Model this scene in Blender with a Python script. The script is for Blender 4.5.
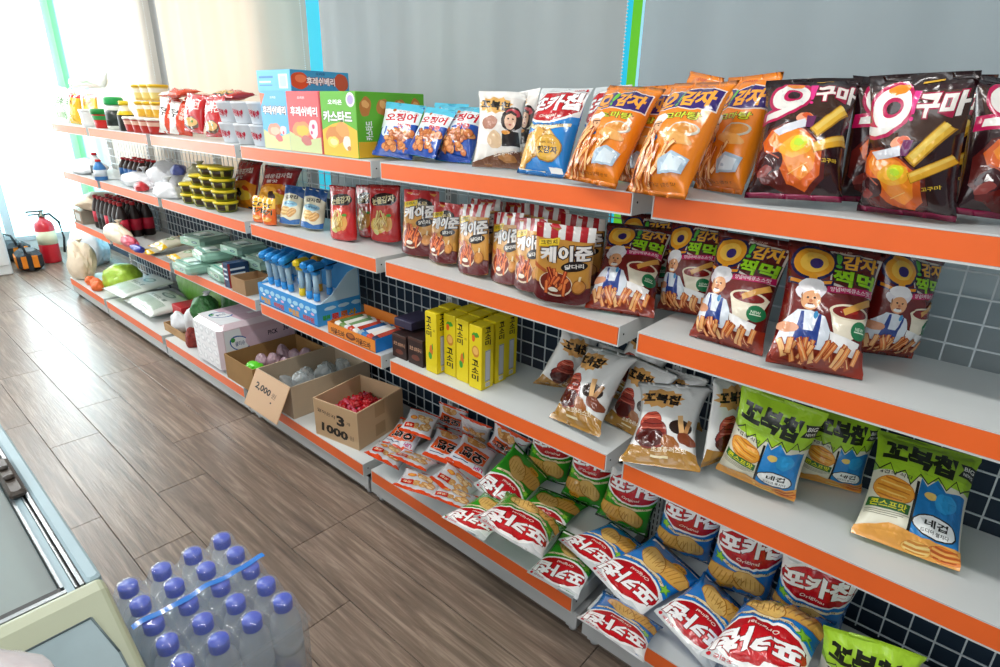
import bpy, bmesh, math, random
import numpy as np
from mathutils import Vector, Matrix, Euler

for o in list(bpy.data.objects): bpy.data.objects.remove(o)
SC = bpy.context.scene
COL = SC.collection
PI = math.pi

# ---------------------------------------------------------------- camera
cam_d = bpy.data.cameras.new('camera'); cam = bpy.data.objects.new('camera', cam_d); COL.objects.link(cam)
cam_d.sensor_width = 36.0; cam_d.lens = 587.85 * 36 / 1000.0; cam_d.clip_start = 0.02
cam.location = (-1.13666, -0.59790, 1.32349)
cam.rotation_euler = (1.20520, -0.02256, -0.84868)
SC.camera = cam

# ---------------------------------------------------------------- world, lights, exposure
SC.view_settings.view_transform = 'Standard'; SC.view_settings.look = 'None'
SC.view_settings.gamma = 1.0; SC.view_settings.use_curve_mapping = False
SC.view_settings.exposure = -0.54
SC.cycles.use_denoising = True
SC.cycles.max_bounces = 8; SC.cycles.transparent_max_bounces = 48
SC.cycles.sample_clamp_indirect = 6.0
W = bpy.data.worlds.new('world'); SC.world = W; W.use_nodes = True
W.node_tree.nodes['Background'].inputs[0].default_value = (0.82, 0.93, 1.0, 1)
W.node_tree.nodes['Background'].inputs[1].default_value = 0.42

def area(name, loc, rot, sx, sy, power, col=(1, 1, 1)):
    l = bpy.data.lights.new(name, 'AREA'); l.shape = 'RECTANGLE'; l.size = sx; l.size_y = sy
    l.energy = power; l.color = col
    o = bpy.data.objects.new(name, l); COL.objects.link(o); o.location = loc; o.rotation_euler = rot
    return o
# fluorescent tubes along the ceiling of the aisle
for i, y in enumerate((-0.9, 1.0, 2.9, 4.8)):
    area('ceiling_tube_light', (-0.75, y, 2.42), (0, 0, 0), 0.10, 1.25, (22, 25, 32, 28)[i], (1.0, 0.98, 0.95))
# daylight through the glass front on the aisle side and at the far end
area('daylight_side_window', (-2.5, 0.2, 1.85), (0, math.radians(-72), 0), 1.0, 2.6, 34, (0.93, 0.97, 1.0))
area('daylight_end_door', (-0.9, 5.9, 1.5), (math.radians(-90), 0, 0), 2.2, 2.0, 165, (0.97, 0.99, 1.0))

# ---------------------------------------------------------------- helpers
def lin(h):
    h = h.lstrip('#'); r = []
    for k in (0, 2, 4):
        v = int(h[k:k + 2], 16) / 255.0
        r.append(v / 12.92 if v <= 0.04045 else ((v + 0.055) / 1.055) ** 2.4)
    return (r[0], r[1], r[2], 1.0)

MATS = {}
def mat(name, col='#ffffff', rough=0.5, metal=0.0, coat=0.0, vary=0.0, vscale=20, bump=0.0, bscale=60, emit=0.0,
        trans=0.0, alpha=1.0, attr=False, ior=1.45, spec=0.5, sheen=0.0):
    if name in MATS: return MATS[name]
    m = bpy.data.materials.new(name); m.use_nodes = True; MATS[name] = m
    nt = m.node_tree; p = nt.nodes['Principled BSDF']; N = nt.nodes.new; L = nt.links.new
    c = lin(col) if isinstance(col, str) else tuple(col) + (1,) * (4 - len(col))
    p.inputs['Base Color'].default_value = c
    p.inputs['Roughness'].default_value = rough; p.inputs['Metallic'].default_value = metal
    p.inputs['Coat Weight'].default_value = coat; p.inputs['Coat Roughness'].default_value = 0.08
    p.inputs['Transmission Weight'].default_value = trans; p.inputs['IOR'].default_value = ior
    p.inputs['Specular IOR Level'].default_value = spec
    p.inputs['Alpha'].default_value = alpha
    src = None
    if attr:
        a = N('ShaderNodeAttribute'); a.attribute_name = 'Col'; src = a.outputs['Color']
    if vary > 0:
        tc = N('ShaderNodeTexCoord'); n = N('ShaderNodeTexNoise'); n.inputs['Scale'].default_value = vscale; n.inputs['Detail'].default_value = 4
        L(tc.outputs['Object'], n.inputs['Vector'])
        hs = N('ShaderNodeHueSaturation')
        if src: L(src, hs.inputs['Color'])
        else: hs.inputs['Color'].default_value = c
        mr = N('ShaderNodeMapRange'); mr.inputs[1].default_value = 0.3; mr.inputs[2].default_value = 0.7
        mr.inputs[3].default_value = 1 - vary; mr.inputs[4].default_value = 1 + vary
        L(n.outputs['Fac'], mr.inputs[0]); L(mr.outputs[0], hs.inputs['Value']); src = hs.outputs['Color']
    if src: L(src, p.inputs['Base Color'])
    if bump > 0:
        tc = N('ShaderNodeTexCoord'); n = N('ShaderNodeTexNoise'); n.inputs['Scale'].default_value = bscale; n.inputs['Detail'].default_value = 3
        b = N('ShaderNodeBump'); b.inputs['Strength'].default_value = bump; b.inputs['Distance'].default_value = 0.004
        L(tc.outputs['Object'], n.inputs['Vector']); L(n.outputs['Fac'], b.inputs['Height']); L(b.outputs[0], p.inputs['Normal'])
    if emit > 0:
        p.inputs['Emission Color'].default_value = c; p.inputs['Emission Strength'].default_value = emit
    return m

def clear_mat(name, tint, gloss=0.25, milk=0.08, rough=0.08, bump=0.0, bscale=40):
    """thin clear plastic: transparent, plus a reflecting and a faintly milky share"""
    if name in MATS: return MATS[name]
    m = bpy.data.materials.new(name); m.use_nodes = True; MATS[name] = m; nt = m.node_tree; N = nt.nodes.new; L = nt.links.new
    out = nt.nodes['Material Output']; nt.nodes.remove(nt.nodes['Principled BSDF'])
    t = N('ShaderNodeBsdfTransparent'); t.inputs[0].default_value = lin(tint); g = N('ShaderNodeBsdfGlossy'); g.inputs['Roughness'].default_value = rough
    d = N('ShaderNodeBsdfDiffuse'); d.inputs[0].default_value = (.86, .90, .92, 1); tl = N('ShaderNodeBsdfTranslucent'); tl.inputs[0].default_value = (.9, .94, .96, 1); dm = N('ShaderNodeMixShader'); dm.inputs[0].default_value = .5; L(d.outputs[0], dm.inputs[1]); L(tl.outputs[0], dm.inputs[2]); lw = N('ShaderNodeLayerWeight'); lw.inputs[0].default_value = .5; pw = N('ShaderNodeMath'); pw.operation = 'POWER'; pw.inputs[1].default_value = 3.0; L(lw.outputs['Facing'], pw.inputs[0]); mr = N('ShaderNodeMath'); mr.operation = 'MULTIPLY_ADD'; mr.inputs[1].default_value = gloss * 1.6; mr.inputs[2].default_value = .035; L(pw.outputs[0], mr.inputs[0])
    m1 = N('ShaderNodeMixShader'); m2 = N('ShaderNodeMixShader'); m1.inputs[0].default_value = milk
    L(t.outputs[0], m1.inputs[1]); L(dm.outputs[0], m1.inputs[2]); L(mr.outputs[0], m2.inputs[0]); L(m1.outputs[0], m2.inputs[1]); L(g.outputs[0], m2.inputs[2]); L(m2.outputs[0], out.inputs[0])
    if bump:
        tc = N('ShaderNodeTexCoord'); n = N('ShaderNodeTexNoise'); n.inputs['Scale'].default_value = bscale; b = N('ShaderNodeBump'); b.inputs['Strength'].default_value = bump; b.inputs['Distance'].default_value = 0.004
        L(tc.outputs['Object'], n.inputs['Vector']); L(n.outputs['Fac'], b.inputs['Height'])
        for q in (g, d, lw): L(b.outputs[0], q.inputs['Normal'])
    return m

def tag(o, label=None, cat=None, group=None, kind=None):
    if label: o['label'] = label
    if cat: o['category'] = cat
    if group: o['group'] = group
    if kind: o['kind'] = kind
    return o

def empty(name, loc=(0, 0, 0), rz=0.0):
    o = bpy.data.objects.new(name, None); COL.objects.link(o); o.location = loc; o.rotation_euler = (0, 0, rz)
    o.empty_display_size = 0.05
    return o

class MB:
    """collects coloured faces and builds one mesh"""
    def __init__(s): s.v = []; s.f = []; s.c = []; s.sm = []
    def add(s, vs, fs, col=None, smooth=False, M=None):
        k = len(s.v)
        for q in vs: s.v.append(tuple(M @ Vector(q)) if M is not None else tuple(q))
        for q in fs: s.f.append([i + k for i in q]); s.c.append(col); s.sm.append(smooth)
        return s
    def box(s, x0, x1, y0, y1, z0, z1, col=None, M=None, b=0.0):
        if b > 0:
            b = min(b, (x1 - x0) / 2.01, (y1 - y0) / 2.01, (z1 - z0) / 2.01)
            vs = []; 
            for z, i in ((z0, b), (z0 + b, 0), (z1 - b, 0), (z1, b)):
                for (x, y) in ((x0 + max(i, 0), y0 + b + i), (x0 + b + i, y0 + i), (x1 - b - i, y0 + i), (x1 - i, y0 + b + i), (x1 - i, y1 - b - i), (x1 - b - i, y1 - i), (x0 + b + i, y1 - i), (x0 + i, y1 - b - i)):
                    vs.append((x, y, z))
            fs = [list(range(7, -1, -1)), list(range(24, 32))]
            for r in range(3):
                for j in range(8): fs.append([r * 8 + j, r * 8 + (j + 1) % 8, r * 8 + 8 + (j + 1) % 8, r * 8 + 8 + j])
            return s.add(vs, fs, col, False, M)
        vs = [(x0, y0, z0), (x1, y0, z0), (x1, y1, z0), (x0, y1, z0), (x0, y0, z1), (x1, y0, z1), (x1, y1, z1), (x0, y1, z1)]
        return s.add(vs, [(0, 3, 2, 1), (4, 5, 6, 7), (0, 1, 5, 4), (1, 2, 6, 5), (2, 3, 7, 6), (3, 0, 4, 7)], col, False, M)
    def lathe(s, prof, n=20, col=None, cols=None, M=None, smooth=True, rf=None):
        """prof list of (r,z) from bottom up; closed with caps when r>0"""
        vs = []
        for (r, z) in prof:
            for k in range(n):
                a = 2 * PI * k / n; q = r * (rf(a, z) if rf else 1)
                vs.append((q * math.cos(a), q * math.sin(a), z))
        k0 = len(s.v)
        s.add(vs, [], col, smooth, M)
        for i in range(len(prof) - 1):
            for k in range(n):
                s.f.append([k0 + i * n + k, k0 + i * n + (k + 1) % n, k0 + (i + 1) * n + (k + 1) % n, k0 + (i + 1) * n + k])
                s.c.append(cols[i] if cols else col); s.sm.append(smooth)
        if prof[0][0] > 1e-6: s.f.append([k0 + k for k in range(n - 1, -1, -1)]); s.c.append(cols[0] if cols else col); s.sm.append(False)
        if prof[-1][0] > 1e-6: s.f.append([k0 + (len(prof) - 1) * n + k for k in range(n)]); s.c.append(cols[-1] if cols else col); s.sm.append(False)
        return s
    def tube(s, pts, r, n=8, col=None, M=None):
        pts = [Vector(p) for p in pts]; k0 = len(s.v); vs = []
        for i, p in enumerate(pts):
            d = (pts[min(i + 1, len(pts) - 1)] - pts[max(i - 1, 0)]).normalized()
            a = d.cross(Vector((0, 0, 1)));
            if a.length < 1e-3: a = d.cross(Vector((1, 0, 0)))
            a.normalize(); b = d.cross(a)
            rr = r[i] if isinstance(r, (list, tuple)) else r
            for k in range(n): vs.append(p + (a * math.cos(2 * PI * k / n) + b * math.sin(2 * PI * k / n)) * rr)
        s.add(vs, [], col, True, M)
        for i in range(len(pts) - 1):
            for k in range(n):
                s.f.append([k0 + i * n + k, k0 + (i + 1) * n + k, k0 + (i + 1) * n + (k + 1) % n, k0 + i * n + (k + 1) % n]); s.c.append(col); s.sm.append(True)
        s.f.append([k0 + k for k in range(n)]); s.c.append(col); s.sm.append(False)
        e = k0 + (len(pts) - 1) * n
        s.f.append([e + k for k in range(n - 1, -1, -1)]); s.c.append(col); s.sm.append(False)
        return s
    def build(s, name, m, parent=None, loc=None, rot=None):
        me = bpy.data.meshes.new(name); me.from_pydata(s.v, [], s.f); me.update()
        me.polygons.foreach_set('use_smooth', s.sm)
        if any(c is not None for c in s.c):
            put_cols(me, [lin(c) if isinstance(c, str) else (c or (0.8, 0.8, 0.8, 1)) for c in s.c])
        me.materials.append(m)
        o = bpy.data.objects.new(name, me); COL.objects.link(o)
        if parent: o.parent = parent
        if loc is not None: o.location = loc
        if rot is not None: o.rotation_euler = rot
        return o

def put_cols(me, facecols):
    at = me.color_attributes.new('Col', 'FLOAT_COLOR', 'CORNER')
    n = np.zeros(len(me.polygons), int); me.polygons.foreach_get('loop_total', n)
    a = np.repeat(np.array(facecols, dtype=np.float32).reshape(-1, 4), n, axis=0)
    at.data.foreach_set('color', a.ravel())

def copy_tree(o, parent=None):
    c = o.copy(); COL.objects.link(c)
    if parent: c.parent = parent
    for ch in [x for x in bpy.data.objects if x.parent == o]: copy_tree(ch, c)
    return c

# shelf levels (top of the price rail) and general sizes
ZT, ZA, ZB, ZC = 1.162, 0.859, 0.517, 0.130
LIP = 0.0046
SEAMS = [-0.9, 0.0, 0.9, 1.775, 2.69, 3.62, 4.37]
# ---------------------------------------------------------------- the setting
def struct(name, mb, m): return tag(mb.build(name, m), kind='structure')

# floor: vinyl planks running along the shelves, each plank a part
floor = struct('floor', MB().box(-2.6, 0.6, -1.6, 6.2, -0.05, -0.004), mat('floor_base', '#3a332f', 0.8))
def plank_material():
    m = bpy.data.materials.new('vinyl_plank'); m.use_nodes = True; nt = m.node_tree; p = nt.nodes['Principled BSDF']; N = nt.nodes.new; L = nt.links.new
    tc = N('ShaderNodeTexCoord'); oi = N('ShaderNodeObjectInfo')
    mp = N('ShaderNodeMapping'); mp.inputs['Scale'].default_value = (34, 1.9, 34)
    ad = N('ShaderNodeVectorMath'); ad.operation = 'ADD'
    sc = N('ShaderNodeVectorMath'); sc.operation = 'SCALE'; sc.inputs['Scale'].default_value = 40
    cb = N('ShaderNodeCombineXYZ')
    L(oi.outputs['Random'], cb.inputs[0]); L(oi.outputs['Random'], cb.inputs[1]); L(cb.outputs[0], sc.inputs[0])
    L(tc.outputs['Object'], ad.inputs[0]); L(sc.outputs[0], ad.inputs[1]); L(ad.outputs[0], mp.inputs['Vector'])
    n = N('ShaderNodeTexNoise'); n.inputs['Scale'].default_value = 1.6; n.inputs['Detail'].default_value = 8; n.inputs['Roughness'].default_value = 0.65; n.inputs['Distortion'].default_value = 0.6
    L(mp.outputs[0], n.inputs['Vector'])
    cr = N('ShaderNodeValToRGB'); e = cr.color_ramp.elements
    e[0].position = 0.25; e[0].color = lin('#544940'); e[1].position = 0.75; e[1].color = lin('#a99888')
    k = cr.color_ramp.elements.new(0.5); k.color = lin('#7a6a5d')
    L(n.outputs['Fac'], cr.inputs[0])
    hs = N('ShaderNodeHueSaturation'); mr = N('ShaderNodeMapRange'); mr.inputs[3].default_value = 0.88; mr.inputs[4].default_value = 1.1
    L(oi.outputs['Random'], mr.inputs[0]); L(mr.outputs[0], hs.inputs['Value']); L(cr.outputs[0], hs.inputs['Color']); L(hs.outputs[0], p.inputs['Base Color'])
    w = N('ShaderNodeTexNoise'); w.inputs['Scale'].default_value = 5; w.inputs['Detail'].default_value = 6
    L(mp.outputs[0], w.inputs['Vector'])
    b = N('ShaderNodeBump'); b.inputs['Strength'].default_value = 0.35; b.inputs['Distance'].default_value = 0.002
    L(w.outputs['Fac'], b.inputs['Height']); L(b.outputs[0], p.inputs['Normal'])
    p.inputs['Roughness'].default_value = 0.29; p.inputs['Specular IOR Level'].default_value = 0.5
    return m
PLANK = plank_material()
rnd = random.Random(3)
pw, pl = 0.1765, 0.92
meshes = {}
row = 0
x = -2.545
while x < 0.58:
    y = -1.6 + rnd.choice((0.0, 0.31, 0.62)) - 0.6
    while y < 6.15:
        y0 = max(y, -1.6); y1 = min(y + pl, 6.15)
        if y1 - y0 > 0.05:
            key = round(y1 - y0, 3)
            if key not in meshes:
                o = MB().box(0.0008, pw - 0.0008, 0.0008, (y1 - y0) - 0.0008, -0.004, 0, b=0.0012).build('plank', PLANK, floor); meshes[key] = o.data
            else:
                o = bpy.data.objects.new('plank', meshes[key]); COL.objects.link(o); o.parent = floor
            o.location = (x, y0, 0)
        y += pl
    x += pw; row += 1

wallm = mat('navy_wall', '#26394c', 0.6, vary=0.1, vscale=3)
wr = struct('wall_right', MB().box(0.40, 0.62, -1.6, 4.40, 0, 0.74).box(0.56, 0.62, -1.6, 4.40, 0.74, 0.88).box(0.56, 0.62, 4.40, 4.95, 0, 0.88).box(0.56, 0.62, 4.95, 6.2, 0, 0.08).box(0.56, 0.62, -1.6, 6.2, 2.25, 2.5), wallm)
struct('wall_left', MB().box(-2.66, -2.6, -1.6, 6.2, 0, 2.5), mat('white_wall', '#e9eaea', 0.7, vary=0.03, vscale=2))
struct('ceiling', MB().box(-2.6, 0.6, -1.6, 6.2, 2.5, 2.56), mat('ceiling_white', '#eeeeec', 0.8, vary=0.02, vscale=3))
# windows of the right wall: film-covered panes between frames, daylight behind them
film = bpy.data.materials.new('window_film'); film.use_nodes = True
nt = film.node_tree; p = nt.nodes['Principled BSDF']; N = nt.nodes.new; L = nt.links.new
g = N('ShaderNodeNewGeometry'); sp = N('ShaderNodeSeparateXYZ'); L(g.outputs['Position'], sp.inputs[0])
fr = N('ShaderNodeMapRange'); fr.inputs[1].default_value = -1.5; fr.inputs[2].default_value = 6.5; L(sp.outputs[1], fr.inputs[0])
cr = N('ShaderNodeValToRGB'); cr.color_ramp.interpolation = 'CONSTANT'; e = cr.color_ramp.elements
pos_ = lambda y: (y + 1.5) / 8.0
e[0].position = 0; e[0].color = lin('#a8dcec'); e[1].position = pos_(.345); e[1].color = lin('#6cbf2c')
for y_, c_ in ((.388, '#35c3e0'), (2.6, '#5fc4de'), (5.25, '#9fd0e4'), (5.95, '#58d070')):
    k = e.new(pos_(y_)); k.color = lin(c_)
L(fr.outputs[0], cr.inputs[0]); L(cr.outputs[0], p.inputs['Base Color']); L(cr.outputs[0], p.inputs['Emission Color'])
p.inputs['Emission Strength'].default_value = 1.1; p.inputs['Roughness'].default_value = 0.3
bright_pane = mat('sunlit_frosted_pane', (1.0, 0.95, 0.88), 0.4, emit=2.6)
fm = mat('window_frame_white', '#d9dde0', 0.35)
wy = [-1.5, 0.2, 2.35, 3.62, 4.95, 6.15]
for i in range(5):
    zl_ = 0.12 if i == 4 else 0.92
    w = tag(MB().box(0.585, 0.595, wy[i] + 0.006, wy[i + 1] - 0.006, zl_, 2.21).build('window_%d' % (i + 1), bright_pane if i in (2, 3) else film), kind='structure')
    f = MB()
    f.box(0.56, 0.62, wy[i], wy[i + 1], zl_ - .04, zl_); f.box(0.56, 0.62, wy[i], wy[i + 1], 2.21, 2.25)
    f.box(0.56, 0.62, wy[i], wy[i] + 0.006, zl_, 2.21); f.box(0.56, 0.62, wy[i + 1] - 0.006, wy[i + 1], zl_, 2.21)
    f.build('window_frame', fm, w)
# far end: glass shopfront
struct('wall_back', MB().box(-2.6, 0.56, 6.15, 6.2, 0, 0.1).box(-2.6, -1.6, 6.15, 6.2, 0.1, 2.5).box(-1.6, 0.56, 6.15, 6.2, 2.3, 2.5), mat('white_wall'))
glassend = mat('sunlit_glass', (0.66, 0.93, 1.0), 0.3, emit=2.6)
d1 = tag(MB().box(-1.56, -0.12, 6.16, 6.17, 0.16, 2.26).build('door_1', glassend), kind='structure')
d2 = tag(MB().box(-0.06, 0.53, 6.16, 6.17, 0.14, 2.26).build('window_6', glassend), kind='structure')
MB().box(-1.6, -1.56, 6.14, 6.19, 0.1, 2.3).box(-0.12, -0.09, 6.14, 6.19, 0.1, 2.3).box(-1.56, -0.12, 6.14, 6.19, 2.26, 2.3).box(-1.56, -0.12, 6.14, 6.19, 0.1, 0.16).build('door_frame', fm, d1)
MB().box(-0.09, -0.06, 6.14, 6.19, 0.1, 2.3).box(0.53, 0.56, 6.14, 6.19, 0.1, 2.3).box(-0.06, 0.53, 6.14, 6.19, 2.26, 2.3).box(-0.06, 0.53, 6.14, 6.19, 0.1, 0.14).build('window_frame', fm, d2)

# roller blinds hanging in front of the windows
def blind(y0, y1, z0, colr, label, seed, tr=0.12):
    m = bpy.data.materials.new('blind_fabric'); m.use_nodes = True; nt = m.node_tree; N = nt.nodes.new; L = nt.links.new
    p = nt.nodes['Principled BSDF']; out = nt.nodes['Material Output']
    p.inputs['Base Color'].default_value = lin(colr); p.inputs['Roughness'].default_value = 0.85
    t = N('ShaderNodeBsdfTranslucent'); t.inputs['Color'].default_value = lin(colr); mx = N('ShaderNodeMixShader'); mx.inputs[0].default_value = tr
    tc = N('ShaderNodeTexCoord'); ns = N('ShaderNodeTexNoise'); ns.inputs['Scale'].default_value = 400; L(tc.outputs['Object'], ns.inputs['Vector'])
    bp = N('ShaderNodeBump'); bp.inputs['Strength'].default_value = 0.15; bp.inputs['Distance'].default_value = 0.001
    L(ns.outputs['Fac'], bp.inputs['Height']); L(bp.outputs[0], p.inputs['Normal'])
    L(p.outputs[0], mx.inputs[1]); L(t.outputs[0], mx.inputs[2]); L(mx.outputs[0], out.inputs['Surface'])
    root = empty('roller_blind', (0.45, (y0 + y1) / 2, z0)); tag(root, label, 'blind', 'roller blinds')
    r = random.Random(seed); hw = (y1 - y0) / 2; mb = MB(); nu, nv = 60, 12; vs = []
    ph = [r.uniform(0, 6) for _ in range(4)]
    for j in range(nv + 1):
        z = 0.012 + (2.28 - z0) * j / nv
        for i in range(nu + 1):
            yy = -hw + 2 * hw * i / nu
            xx = 0.006 * math.sin(yy * 9 + ph[0] + z * 0.8) + 0.004 * math.sin(yy * 23 + ph[1] - z * 1.5) + 0.002 * math.sin(yy * 51 + ph[2])
            xx += 0.02 * math.exp(-((hw - abs(yy)) / 0.035) ** 2)
            vs.append((xx, yy, z))
    fs = [(j * (nu + 1) + i, (j + 1) * (nu + 1) + i, (j + 1) * (nu + 1) + i + 1, j * (nu + 1) + i + 1) for j in range(nv) for i in range(nu)]
    mb.add(vs, fs, None, True); mb.build('blind_cloth', m, root)
    MB().box(-0.006, 0.012, -hw, hw, -0.01, 0.014, b=0.004).build('bottom_bar', mat('bar_grey', '#9fa3a6', 0.4), root)
    MB().tube([(0.0, -hw - 0.01, 2.29 - z0), (0.0, hw + 0.01, 2.29 - z0)], 0.022, 12).build('roller', mat('bar_grey'), root)
    # bead chain on one side
    ch = MB(); z = 0.0
    while z < 2.28 - z0:
        ch.lathe([(0.0005, -0.0022), (0.0034, 0), (0.0005, 0.0022)], 6, M=Matrix.Translation((-0.012, -hw - 0.018, z + 0.02))); z += 0.009
    o = ch.build('bead_chain', mat('bead_white', '#e6eef2', 0.3), root); tag(o, kind='stuff')
    return root
blind(-1.45, 0.300, 0.77, '#a0a9ac', 'grey roller blind behind the orange and dark chip bags at the right', 1)
blind(0.355, 1.865, 0.77, '#aaadac', 'wide grey roller blind behind the blue and white snack bags, second from the right', 2, 0.15)
blind(1.965, 3.56, 0.77, '#cbc0b2', 'pale beige roller blind behind the ramen and cake boxes, creased and sunlit', 3, 0.4)
blind(3.68, 5.22, 0.77, '#d8d4cd', 'leftmost sunlit roller blind above the noodle packs and yellow cups', 4, 0.6)
o = tag(MB().box(0.50, 0.545, 3.57, 3.80, 0.88, 2.25, b=0.004).build('trim_1', mat('post_grey', '#8d9296', 0.4)), kind='structure')

# ---------------------------------------------------------------- shelving
def rail_material():
    m = mat('orange_rail', '#f26a2a', 0.40, coat=0.12, vary=0.04, vscale=6, bump=0.03, bscale=8); return m
RAIL = rail_material()
WHITE = mat('shelf_white', '#cfd3d2', 0.35, vary=0.03, vscale=5, coat=0.15)
LIPM = mat('rail_edge_white', '#efeeea', 0.4)
STEEL = mat('wire_white', '#c9d2d6', 0.35)
SLOT = mat('slot_dark', '#20262c', 0.7)
def shelving(i):
    a, b = SEAMS[i], SEAMS[i + 1]; Ln = b - a; g = 0.023
    labels = ['shelving unit nearest the camera with orange rails, holding dark and green chip bags',
              'shelving unit holding the striped pouches and yellow boxes, second nearest, orange price rails',
              'shelving unit holding the custard boxes, red pouches and cardboard boxes, third nearest',
              'shelving unit with the yellow-lidded tubs and the tissue bale, fourth nearest, orange rails',
              'shelving unit with packed noodles, white rice bags and plastic bundles, second from the far end',
              'farthest narrow shelving unit beside the fire extinguisher end of the shop']
    root = empty('shelving_unit', (0.0, a, 0)); tag(root, labels[i], 'shelf', 'orange and white shelving units in a row')
    y0, y1 = g, Ln - g
    for zt, dx in ((ZT, 0), (ZA, 0), (ZB, 0), (ZC, -0.1045)):
        x0 = dx; s = MB()
        s.box(x0 + 0.010, 0.292, y0 + 0.0025, y1 - 0.0025, zt - 0.026, zt + 0.004)            # deck
        s.box(x0, x0 + 0.010, y0 + 0.0025, y1 - 0.0025, zt + 0.0007, zt + 0.004)             # top lip
        s.box(x0 + 0.003, x0 + 0.010, y0 + 0.0025, y1 - 0.0025, zt - 0.0425, zt + 0.0007)      # fascia
        s.box(x0, x0 + 0.010, y0 + 0.0025, y1 - 0.0025, zt - 0.047, zt - 0.0425)             # lower lip
        for ya, yb in ((y0, y0 + 0.0025), (y1 - 0.0025, y1)):               # end cheeks
            s.box(x0, 0.292, ya, yb, zt - 0.047, zt + 0.004)
        sh = s.build('shelf_board', WHITE, root)
        MB().box(x0 - 0.0005, x0 + 0.003, y0 + 0.004, y1 - 0.004, zt - 0.0425, zt + 0.0002).build('price_rail', RAIL, sh)
        sc = MB()
        for yy in (y0 - 0.0004, y1 + 0.0004): 
            sc.lathe([(0.0025, -0.0006), (0.0025, 0.0006)], 8, M=Matrix.Translation((x0 + 0.02, yy, zt - 0.02)) @ Matrix.Rotation(PI / 2, 4, 'X'))
        tag(sc.build('screws', SLOT, sh), kind='stuff')
        if zt != ZC:
            for yy in (y0 + 0.004, y1 - 0.007):
                br = MB(); br.add([(0.02, yy, zt - 0.03), (0.292, yy, zt - 0.03), (0.292, yy, zt - 0.085), (0.02, yy + 0.003, zt - 0.03), (0.292, yy + 0.003, zt - 0.03), (0.292, yy + 0.003, zt - 0.085)],
                       [(0, 1, 2), (3, 5, 4), (0, 3, 4, 1), (1, 4, 5, 2), (2, 5, 3, 0)])
                br.build('shelf_bracket', WHITE, sh)
    # plinth, feet
    MB().box(-0.098, -0.092, g * 0.4, Ln - g * 0.4, 0.034, 0.082).build('kick_plate', mat('kick_grey', '#b9bcbd', 0.4), root)
    for yy in (0.035, Ln - 0.035):
        MB().box(-0.085, 0.30, yy - 0.015, yy + 0.015, 0.012, 0.05).lathe([(0.012, 0), (0.012, 0.006), (0.005, 0.007), (0.005, 0.014)], 10, M=Matrix.Translation((-0.07, yy, 0))).build('foot', mat('kick_grey'), root)
    # wire back: 5 cm grid
    w = MB(); r = 0.0016
    k = 0.0
    while k < Ln - 0.02:
        if k > 0.02: w.box(0.298, 0.298 + 2 * r, k - r, k + r, 0.14, ZT - 0.01)
        k += 0.05
    z = 0.15
    while z < ZT: w.box(0.2965, 0.2965 + 2 * r, 0.01, Ln - 0.01, z - r, z + r); z += 0.05
    w.build('wire_grid', STEEL, root)
    # slotted upright at the near end of the unit
    def up(yy):
        u = MB().box(0.302, 0.335, yy - 0.014, yy + 0.014, 0.0, ZT + 0.01)
        o = u.build('upright', WHITE, root)
        sl = MB(); z = 0.1
        while z < ZT - 0.01:
            for q in (-0.006, 0.006): sl.box(0.3012, 0.303, yy + q - 0.0016, yy + q + 0.0016, z, z + 0.014)
            z += 0.022
        tag(sl.build('slots', SLOT, o), kind='stuff')
    up(0.0)
    if i == 5: up(Ln)
for i in range(6): shelving(i)
# ---------------------------------------------------------------- printed art
# an art is a list of flat shapes in a unit square (x across, y up); each becomes real, thin printed geometry laid on the wrapper
NU, NV = 16, 22
def rotpts(pts, cx, cy, deg, asp):
    a = math.radians(deg); c, s = math.cos(a), math.sin(a); r = []
    for x, y in pts:
        dx, dy = (x - cx), (y - cy) * asp
        r.append((cx + dx * c - dy * s, cy + (dx * s + dy * c) / asp))
    return r
def e_(cx, cy, rx, ry, col, rot=0, n=22, asp=1.4): return ('p', rotpts([(cx + rx * math.cos(2 * PI * k / n), cy + ry * math.sin(2 * PI * k / n)) for k in range(n)], cx, cy, rot, asp), col)
def r_(x0, y0, x1, y1, col, rot=0, asp=1.4): return ('p', rotpts([(x0, y0), (x1, y0), (x1, y1), (x0, y1)], (x0 + x1) / 2, (y0 + y1) / 2, rot, asp), col)
def p_(pts, col): return ('p', pts, col)
def star(cx, cy, rx, ry, q, n, col, ph=0.0): return ('p', [(cx + rx * (1 if k % 2 == 0 else q) * math.cos(PI * k / n + ph), cy + ry * (1 if k % 2 == 0 else q) * math.sin(PI * k / n + ph)) for k in range(2 * n)], col)
def t_(s, cx, cy, w, h, col, bold=0.02, rot=0, shear=0.0): return ('t', s, cx, cy, w, h, col, bold, rot, shear)
def to(s, cx, cy, w, h, col, oc, bold=0.02, ob=0.07, rot=0, shear=0.0): return [t_(s, cx, cy, w, h, oc, bold + ob, rot, shear), t_(s, cx, cy, w, h, col, bold, rot, shear)]
def blob(cx, cy, rx, ry, col, seed, amp=0.12, n=18, rot=0, asp=1.4):
    r = random.Random(seed); ph = [r.uniform(0, 6) for _ in range(3)]
    return ('p', rotpts([(cx + rx * (1 + amp * math.sin(2 * t + ph[0]) + amp * .6 * math.sin(3 * t + ph[1])) * math.cos(t), cy + ry * (1 + amp * math.sin(2 * t + ph[0]) + amp * .6 * math.sin(5 * t + ph[2])) * math.sin(t)) for t in [2 * PI * k / n for k in range(n)]], cx, cy, rot, asp), col)
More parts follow.
